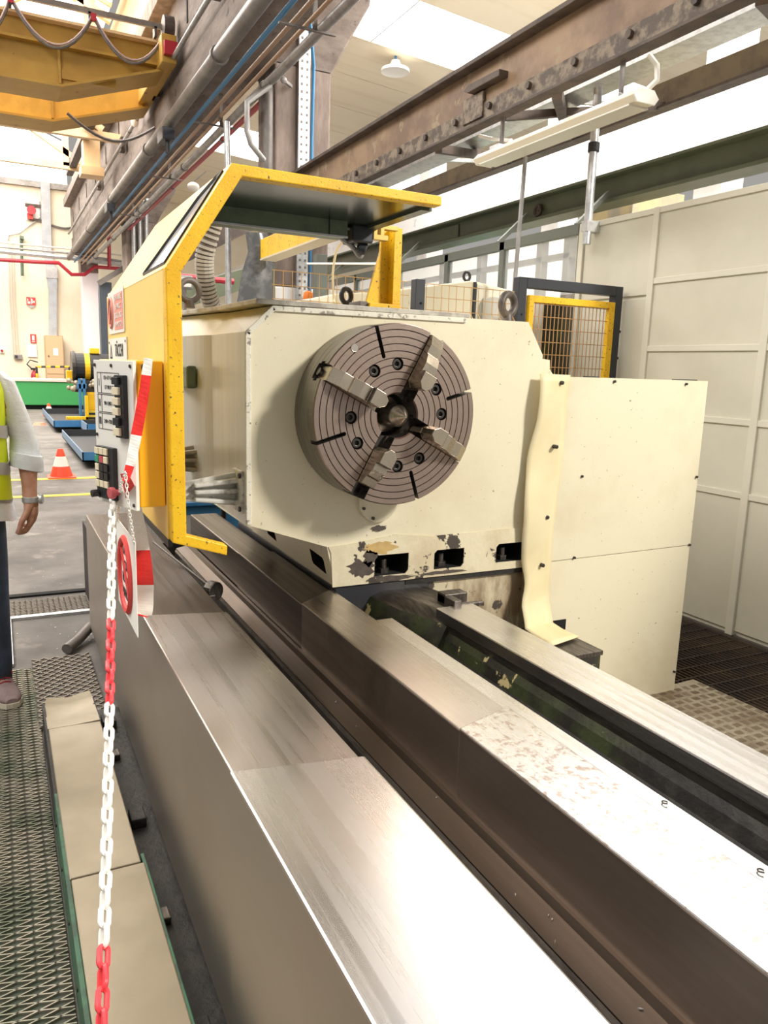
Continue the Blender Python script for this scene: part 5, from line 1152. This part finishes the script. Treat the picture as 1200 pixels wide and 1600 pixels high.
t = thing('pink_white_pier', 'pinkish white painted pier at the right end of the far wall', 'pier', ((p.x + q.x) / 2, 25.5, 0)); MB().box(p.x, q.x, 25.5, 26.2, 0, p.z).build('shaft', MATS['pinkish_white_paint'], t, bevel=.01); MB().box(p.x - .03, q.x, 25.45, 26.2, p.z, p.z + 2.6).build('upper_shaft', conc_lt, t)
p = onY(150, 400, 22); t = thing('steel_stanchion', 'dark blue-grey steel frame just left of the yellow guard', 'stanchion', (p.x, 22, 0))
a = onY(155, 440, 20); MB().box(a.x, a.x + .28, 20, 20.3, 0, a.z).build('post', mat('blue_grey_steel', (.05, .065, .085), .5), t); MB().bar(onY(154, 443, 20), onY(200, 415, 20), .2, .12).build('beam', pipe_dark, t)
# green trough with a striped barrier
t = thing('green_trough', 'long green steel trough at the foot of the far wall', 'trough', (1.3, 24.2, 0))
MB().box(.2, 2.6, 23.75, 25.2, .12, .78).build('body', mat('bright_green', (.045, .30, .085), .45), t, bevel=.02); MB().box(.18, 2.62, 23.72, 25.22, .78, .84).build('rim', mat('dusty_pink_rim', (.72, .55, .48), .6), t); MB().box(.25, 2.55, 23.85, 25.1, 0, .12).build('base', voidm, t)
rl = thing('striped_barrier', 'yellow and black striped tube barrier behind the green trough', 'barrier', (1.45, 25.3, 0))
a, b_ = onY(57, 573, 25.3), onY(108, 573, 25.3); lz_ = onY(57, 599, 25.3).z
m = MB(); N_ = 9
def striped(p, q, n_, name):
    m = MB()
    for k in range(n_):
        m.cur = k % 2; m.cyl(p.lerp(q, k / n_), p.lerp(q, (k + 1) / n_), .032, 8)
    m.build(name, [yellow_chip, black], rl)
striped(a, b_, 7, 'top_rail'); striped(Vector((a.x, 25.3, lz_)), Vector((b_.x, 25.3, lz_)), 7, 'mid_rail'); striped(Vector((a.x, 25.3, 0)), a, 6, 'post'); striped(Vector((b_.x, 25.3, 0)), b_, 6, 'post')
# blue drip trays
def drip(name, label, x0, x1, y0, y1, z0, z1):
    t = thing(name, label, 'tray', ((x0 + x1) / 2, y0, z0)); th = .015
    MB().box(x0, x1, y0, y1, z0, z0 + th).build('bottom', mat('dark_tray_inside', (.03, .032, .035), .5), t)  # bottom, back and right walls coloured near black
    MB().box(x0, x1, y0, y0 + th, z0, z1).build('front_wall', bluepaint, t); MB().box(x0, x1, y1 - th, y1, z0, z1).build('back_wall', MATS['dark_tray_inside'], t)
    MB().box(x0, x0 + th, y0, y1, z0, z1).build('side_wall', mat('grey_blue_paint', (.16, .25, .36), .5), t); MB().box(x1 - th, x1, y0, y1, z0, z1).build('side_wall', MATS['dark_tray_inside'], t)
    f = MB()
    for x in (x0 + .15, x1 - .2):
        for y in (y0 + .15, y1 - .2): f.box(x, x + .08, y, y + .08, 0, z0)
    f.build('feet', voidm, t)
drip('drip_tray', 'nearer blue drip tray on the floor behind the cone', .955, 2.6, 10.75, 14.3, .10, .225)
drip('drip_tray', 'farther blue drip tray under the black and yellow machine', .94, 1.75, 16.2, 20.2, .10, .24)
drip('drip_tray', 'small blue tray end standing right of the farther drip tray', 1.42, 2.4, 14.9, 16.0, .10, .27)
# hose-reel machine on pallets
mcn = thing('reel_machine', 'black and yellow hydraulic machine with a big drum standing in the blue tray', 'machine', (1.6, 16.8, .12))
dc = Vector((1.60, 16.9, 1.28))
MB().cyl(dc - Vector((.2, 0, 0)), dc + Vector((.5, 0, 0)), .27, 24).build('drum', black, mcn, bevel=.01); MB().cyl(dc - Vector((.24, 0, 0)), dc - Vector((.17, 0, 0)), .31, 24).build('drum_flange', bolt_m, mcn, bevel=.01); MB().cyl(dc - Vector((.0, 0, 0)), dc + Vector((.10, 0, 0)), .275, 24).build('yellow_band', yellow_chip, mcn)
MB().box(1.60, 2.2, 16.6, 17.2, .42, .78).build('yellow_cover', yellow_chip, mcn, bevel=.02); MB().cyl((1.82, 16.58, .63), (1.82, 16.6, .63), .06, 12).box(1.76, 1.88, 16.58, 16.6, .48, .52).build('black_badge', ink, mcn)
b = MB()
for k in range(6): b.cur = k % 2; b.box(1.58 + .003 * k, 2.2, 16.58, 17.2, .14 + k * .047, .185 + k * .047)
b.build('striped_base', [ink, mat('stripe_ochre', (.75, .55, .05), .5)], mcn)
MB().box(1.45, 1.50, 16.5, 16.6, .25, 1.05).box(1.53, 1.58, 16.5, 16.6, .25, 1.05).box(1.42, 1.6, 16.5, 16.6, .85, .95).build('blue_mast', bluepaint, mcn, bevel=.005)
MB().box(1.54, 1.60, 16.3, 16.4, .25, .72).box(1.18, 1.60, 16.3, 16.4, .25, .31).build('fork', yellow_chip, mcn, bevel=.005)
b = MB(); rr = random.Random(4)
for k in range(16): b.ball((rr.uniform(1.25, 1.8), 16.6 + rr.uniform(-.1, .1), rr.uniform(.80, 1.02)), rr.uniform(.03, .06), n=8, m=6)
b.build('valve_cluster', mat('brassy_grey', (.35, .30, .22), .5, .4), mcn)
MB().box(1.26, 1.42, 16.8, 17, 1.0, 1.2).build('yellow_box', yellow_chip, mcn, bevel=.01); MB().box(1.72, 1.9, 16.8, 17, 1.55, 1.66).build('yellow_cap', yellow_chip, mcn, bevel=.01)
MB().box(1.4, 2.1, 16.7, 17.1, .78, 1.02).build('core', bolt_m, mcn)
# cones
def cone(label, c, s):
    t = thing('traffic_cone', label, 'cone', c, 'traffic cones'); c = Vector(c)
    pr = lambda h: (.135 - .30 * h) * s
    for nm, z0, z1, m_ in (('lower_band', .02, .14, redplast_), ('white_band', .14, .26, whiteplast), ('tip', .26, .35, redplast_)):
        MB().cyl(c + Vector((0, 0, z0 * s)), c + Vector((0, 0, z1 * s)), pr(z0), 22, pr(z1)).build(nm, m_, t)
    MB().box(c.x - .16 * s, c.x + .16 * s, c.y - .16 * s, c.y + .16 * s, 0, .02 * s).build('base', redplast_, t, bevel=.01)
redplast_ = mat('cone_red', (.90, .09, .035), .45)
cone('red and white traffic cone on the yellow floor line', (.645, 10.05, .0), 1.0)
p = onZ(77, 650, 0); cone('distant red cone near the green trough', (p.x, p.y, 0), .9)
p = onZ(70, 664, 0); tag(MB().cyl((p.x - .1, p.y, .0), (p.x - .1, p.y, .05), .14, 14, .10).build('red_cap_on_floor', mat('faded_cone', (.75, .25, .15), .6), None), 'faded red flat cap on the floor left of the farther blue tray', 'cap')

# ================================================================ THE PERSON
def skin(name, joints, edges, m, parent, sub=2, root=0):
    me = bpy.data.meshes.new(name); o0 = WORLD[parent.name]; ks = list(joints); ix = {k: i for i, k in enumerate(ks)}
    me.from_pydata([Vector(joints[k][0]) - o0 for k in ks], [(ix[a], ix[b_]) for a, b_ in edges], [])
    o = bpy.data.objects.new(name, me); COL.objects.link(o); o.modifiers.new('skin', 'SKIN'); sv = me.skin_vertices[0].data
    for k in ks:
        r_ = joints[k][1]; sv[ix[k]].radius = r_ if isinstance(r_, tuple) else (r_, r_); sv[ix[k]].use_root = ix[k] == root
    s_ = o.modifiers.new('sub', 'SUBSURF'); s_.levels = sub; s_.render_levels = sub
    bpy.context.view_layer.update()
    nm = bpy.data.meshes.new_from_object(o.evaluated_get(bpy.context.evaluated_depsgraph_get())); bpy.data.objects.remove(o)
    nm.materials.clear(); nm.materials.append(m); nm.polygons.foreach_set('use_smooth', [True] * len(nm.polygons)); nm.name = name
    q = bpy.data.objects.new(name, nm); COL.objects.link(q); q.parent = parent; WORLD[q.name] = o0.copy(); return q
PX, PYY = -.165, 3.40
pe = thing('person', 'person in a yellow safety vest and pale shirt walking at the left edge', 'person', (PX, PYY, 0))
skinm = mat('skin', (.47, .25, .17), .5, c2=(.40, .19, .125), scale=22)
shirt = mat('pale_blue_shirt', (.84, .88, .93), .8, c2=(.74, .80, .88), scale=6, bump=.7, bscale=11, bstretch=(1, 1, 2.4))
vest = mat('lime_yellow_vest', (.72, .86, .015), .6, c2=(.62, .78, .01), scale=5, bump=.3, bscale=9)
reflm = mat('grey_reflective_band', (.42, .42, .43), .4)
jeans = mat('dark_blue_jeans', (.035, .05, .085), .8, c2=(.055, .08, .13), scale=6, bump=.3, bscale=14)
def X_(x): return PX + x
J = {'pelvis': ((PX, PYY, .92), (.12, .10)), 'waist': ((PX, PYY, 1.05), (.12, .095)), 'chest': ((PX, PYY, 1.25), (.135, .10)), 'neckb': ((PX, PYY + .01, 1.40), (.06, .06)), 'neck': ((PX, PYY - .005, 1.46), (.052, .055)),
     'jaw': ((PX, PYY - .025, 1.515), (.056, .07)), 'face': ((PX, PYY - .015, 1.575), (.072, .088)), 'crown': ((PX, PYY, 1.655), (.066, .08)), 'top': ((PX, PYY + .005, 1.70), (.03, .035))}
E_ = [('pelvis', 'waist'), ('waist', 'chest'), ('chest', 'neckb'), ('neckb', 'neck'), ('neck', 'jaw'), ('jaw', 'face'), ('face', 'crown'), ('crown', 'top')]
def arm(s, sh, el, wr, tag_):
    J['sh' + tag_] = (sh, .052); J['el' + tag_] = (el, .042); J['fa' + tag_] = (Vector(el).lerp(Vector(wr), .35), .041); J['wr' + tag_] = (wr, (.030, .025))
    E_.extend([('chest', 'sh' + tag_), ('sh' + tag_, 'el' + tag_), ('el' + tag_, 'fa' + tag_), ('fa' + tag_, 'wr' + tag_)])
WL = Vector((.096, 3.31, .868)); WR = Vector((2 * PX - .096, 3.42, .86))
arm(1, (X_(.165), PYY + .01, 1.345), (.090, PYY + .02, 1.105), WL, 'L')
arm(-1, (X_(-.165), PYY + .01, 1.345), (2 * PX - .090, PYY + .04, 1.105), WR, 'R')
# hands: palm and five fingers, curled; thumb towards the front of the thigh
def hand(W, s, tg_):
    f = Vector((-.28 * s, -1, 0)).normalized()      # towards the thumb side (forwards)
    dn = Vector((-.06 * s, -.05, -1)).normalized(); back = Vector((s, -.2, 0)).normalized()
    pc = W + dn * .052
    J['pm' + tg_] = (pc, (.036, .022)); E_.append(('wr' + tg_, 'pm' + tg_))
    for k, (off, L) in enumerate(((.026, .072), (.009, .080), (-.009, .074), (-.025, .058))):
        kn = W + dn * (.088 - .006 * abs(k - 1)) + f * off + back * .004
        p1 = kn + (dn * .8 - back * .45 + f * .08).normalized() * L * .48
        p2 = p1 + (dn * .25 - back * .9 + f * .15).normalized() * L * .30
        p3 = p2 + (dn * -.4 - back * .85).normalized() * L * .22
        for i, (q, r_) in enumerate(((kn, .0105), (p1, .0095), (p2, .0088), (p3, .0075))): J['f%d%d%s' % (k, i, tg_)] = (q, r_)
        E_.extend([('pm' + tg_, 'f%d0%s' % (k, tg_))] + [('f%d%d%s' % (k, i, tg_), 'f%d%d%s' % (k, i + 1, tg_)) for i in range(3)])
    t0 = W + dn * .038 + f * .030 - back * .006; t1 = W + dn * .075 + f * .050 - back * .022; t2 = t1 + (dn * .95 - f * .08 - back * .25).normalized() * .032; t3 = t2 + (dn * .9 - f * .35 - back * .2).normalized() * .024
    for i, (q, r_) in enumerate(((t0, .014), (t1, .0115), (t2, .0105), (t3, .0085))): J['t%d%s' % (i, tg_)] = (q, r_)
    E_.extend([('wr' + tg_, 't0' + tg_), ('t0' + tg_, 't1' + tg_), ('t1' + tg_, 't2' + tg_), ('t2' + tg_, 't3' + tg_)])
hand(WL, 1, 'L'); hand(WR, -1, 'R')
for s, tg_, yk, ya in ((1, 'L', .0, .05), (-1, 'R', .02, .06)):
    J['hip' + tg_] = ((X_(.085 * s), PYY, .88), .075); J['kn' + tg_] = ((X_(.10 * s), PYY + yk, .49), .045); J['an' + tg_] = ((X_(.105 * s), PYY + ya, .10), .032); J['toe' + tg_] = ((X_(.125 * s), PYY + ya - .07, .05), .018)
    E_.extend([('pelvis', 'hip' + tg_), ('hip' + tg_, 'kn' + tg_), ('kn' + tg_, 'an' + tg_), ('an' + tg_, 'toe' + tg_)])
skin('body', J, E_, skinm, pe)
# face
hd = Vector((PX, PYY - .015, 1.575))
for s in (-1, 1):
    lab(MB().ball(hd + Vector((.028 * s, -.080, .012)), .011, .009, .008, 10, 7).build('eye', whiteplast, pe, smooth=True), 'white of the eye'); MB().ball(hd + Vector((.028 * s, -.088, .012)), .0045, .003, .0045, 8, 6).build('iris', bolt_m, pe)
    MB().ball(hd + Vector((.076 * s, .01, .0)), .008, .018, .030, 10, 7).build('ear', skinm, pe, smooth=True)
MB().loft([[hd + Vector((x, y, z)) for x, y, z in ((-.012, -.085, -.03), (.012, -.085, -.03), (.008, -.118, -.025), (-.008, -.118, -.025))], [hd + Vector((x, y, z)) for x, y, z in ((-.006, -.082, .02), (.006, -.082, .02), (.004, -.092, .018), (-.004, -.092, .018))]]).build('nose', skinm, pe, smooth=True, bevel=.004)
MB().ball(hd + Vector((0, -.082, -.055)), .024, .012, .006, 12, 7).build('mouth', mat('lips', (.42, .15, .12), .5), pe, smooth=True)
hm = MB(); hm.ball(hd + Vector((0, .022, .055)), .086, .10, .088, 18, 11); hm.build('hair', mat('dark_hair', (.05, .035, .025), .7, bump=.5, bscale=60), pe, smooth=True)
# clothes
def torso(rows, name, m, ww=1.0):
    secs = []
    for z, rx, ry, cx in rows: secs.append([Vector((PX + cx + rx * math.copysign(abs(math.cos(a)) ** .8, math.cos(a)), PYY + ry * math.copysign(abs(math.sin(a)) ** .8, math.sin(a)), z + .006 * math.sin(5 * a))) for a in [2 * math.pi * i / 28 for i in range(28)]])
    return MB().loft(secs).build(name, m, pe, smooth=True)
lab(torso([(.79, .200, .137, .008), (.83, .198, .135, .004), (.90, .186, .128, 0), (1.1, .172, .122, 0), (1.30, .176, .122, 0), (1.385, .150, .095, 0), (1.425, .075, .075, 0)], 'shirt', shirt), 'pale blue shirt')
lab(torso([(.872, .196, .142, 0), (.95, .194, .140, 0), (1.05, .188, .138, 0), (1.15, .186, .138, 0), (1.22, .190, .138, 0), (1.30, .190, .136, 0), (1.36, .176, .116, 0), (1.40, .140, .105, 0), (1.428, .082, .085, 0)], 'safety_vest', vest), 'lime yellow safety vest')
for z in (1.0, 1.145):
    lab(torso([(z - .024, .195, .1435, 0), (z + .024, .1935, .1435, 0)], 'reflective_band', reflm), 'grey reflective band')
lab(torso([(.866, .198, .1435, 0), (.876, .198, .1435, 0)], 'vest_hem', pipe_grey), 'grey hem of the vest')
for s in (1, -1):
    sh = Vector((X_(.190 * s), PYY + .01, 1.335)); el = Vector(((.086 if s > 0 else 2 * PX - .086), PYY + .02, 1.10)); cu_ = Vector(((.090 if s > 0 else 2 * PX - .090), PYY - .02, 1.0))
    secs = []
    for p, rx in ((sh + Vector((-.03 * s, 0, .045)), .030), (sh + Vector((-.01 * s, 0, .012)), .050), (sh.lerp(el, .45), .052), (el, .054), (el.lerp(cu_, .6), .058)):
        secs.append([p + Vector((rx * math.cos(a) * (1 + .05 * math.sin(3 * a + p.z * 40)), rx * .95 * math.sin(a), -.012 * s * math.cos(a) + .004 * math.sin(3 * a))) for a in [2 * math.pi * i / 20 for i in range(20)]])
    lab(MB().loft(secs).build('sleeve', shirt, pe, smooth=True), 'pale blue sleeve')
    lab(MB().loft([[Vector((c.x + r_ * math.cos(a), c.y + r_ * math.sin(a), c.z - .014 * s * math.cos(a))) for a in [2 * math.pi * i / 20 for i in range(20)]] for c, r_ in ((cu_ + Vector((0, 0, .05)), .059), (cu_ + Vector((0, 0, .03)), .063), (cu_ + Vector((0, 0, -.01)), .063), (cu_ + Vector((0, 0, -.014)), .050))]).build('rolled_cuff', shirt, pe, smooth=True), 'rolled cuff')
TJ = {'p': ((PX, PYY, .90), (.145, .105)), 'w': ((PX, PYY, .97), (.15, .11))}; TE = [('w', 'p')]
for s, tg_, yk, ya in ((1, 'L', .0, .05), (-1, 'R', .02, .06)):
    for n_, q, r_ in (('h', (X_(.088 * s), PYY, .80), .092), ('k', (X_(.098 * s), PYY + yk, .48), .070), ('c', (X_(.104 * s), PYY + ya, .26), .062), ('a', (X_(.106 * s), PYY + ya, .075), .058)): TJ[n_ + tg_] = (q, r_)
    TE += [('p', 'h' + tg_), ('h' + tg_, 'k' + tg_), ('k' + tg_, 'c' + tg_), ('c' + tg_, 'a' + tg_)]
lab(skin('jeans', TJ, TE, jeans, pe), 'dark blue jeans')
shoe = mat('mauve_grey_suede', (.30, .22, .22), .8, c2=(.24, .17, .17), scale=20); sole = mat('cream_sole', (.62, .57, .45), .6)
for s, ya in ((1, .05), (-1, .06)):
    cx = X_(.108 * s); dirv = Vector((.22 * s, -1, 0)).normalized(); sd = Vector((-dirv.y, dirv.x, 0)); bz = Vector((cx, PYY + ya + .03, 0))
    def ring(d, w_, z0, z1): 
        c = bz + dirv * d; return [c + sd * w_ * math.cos(a) + Vector((0, 0, z0 + (z1 - z0) * (.5 + .5 * math.sin(a)))) for a in [2 * math.pi * i / 14 for i in range(14)]]
    lab(MB().loft([ring(-.07, .018, .03, .07), ring(-.05, .036, .022, .115), ring(0, .042, .022, .125), ring(.06, .043, .022, .10), ring(.12, .048, .022, .078), ring(.17, .044, .022, .066), ring(.195, .022, .026, .052)]).build('shoe', shoe, pe, smooth=True), 'mauve-grey shoe')
    pts = [bz + dirv * d + sd * w_ for d, w_ in ((-.075, -.02), (-.06, -.038), (0, -.044), (.10, -.05), (.16, -.048), (.20, -.025), (.203, 0), (.20, .025), (.16, .048), (.10, .05), (0, .044), (-.06, .038), (-.075, .02))]
    lab(MB().loft([[q + Vector((0, 0, z)) for q in pts] for z in (.012, .032)]).build('sole', sole, pe), 'cream sole'); lab(MB().loft([[q + Vector((0, 0, z)) for q in pts] for z in (.001, .012)]).build('tread', black, pe), 'black tread')
    lab(MB().cyl((cx, PYY + ya, .075), (cx, PYY + ya, .17), .047, 16, .050).build('sock', mat('dark_sock', (.05, .045, .06), .9), pe, smooth=True), 'dark sock')
    lc = MB()
    for k in range(5):
        c = bz + dirv * (.02 + k * .018) + Vector((0, 0, .122 - k * .009)); lc.tube([c - sd * .022, c + Vector((0, 0, .006)), c + sd * .022], .0028, 6)
    lc.tube([bz + dirv * .02 + Vector((0, 0, .126)), bz + dirv * .05 + sd * .03 + Vector((0, 0, .13)), bz + dirv * .07 + sd * .035 + Vector((0, 0, .11))], .0026, 6)
    lab(lc.build('laces', redp, pe, smooth=True), 'red laces')
wt = MB().cyl(WL + Vector((0, 0, .018)), WL + Vector((0, 0, -.004)), .034, 20).build('watch_strap', galv, pe, bevel=.002)
lab(MB().cyl(WL + Vector((.030, -.012, .008)), WL + Vector((.042, -.016, .008)), .020, 20).build('watch_case', galv, wt, bevel=.002), 'round steel watch case')
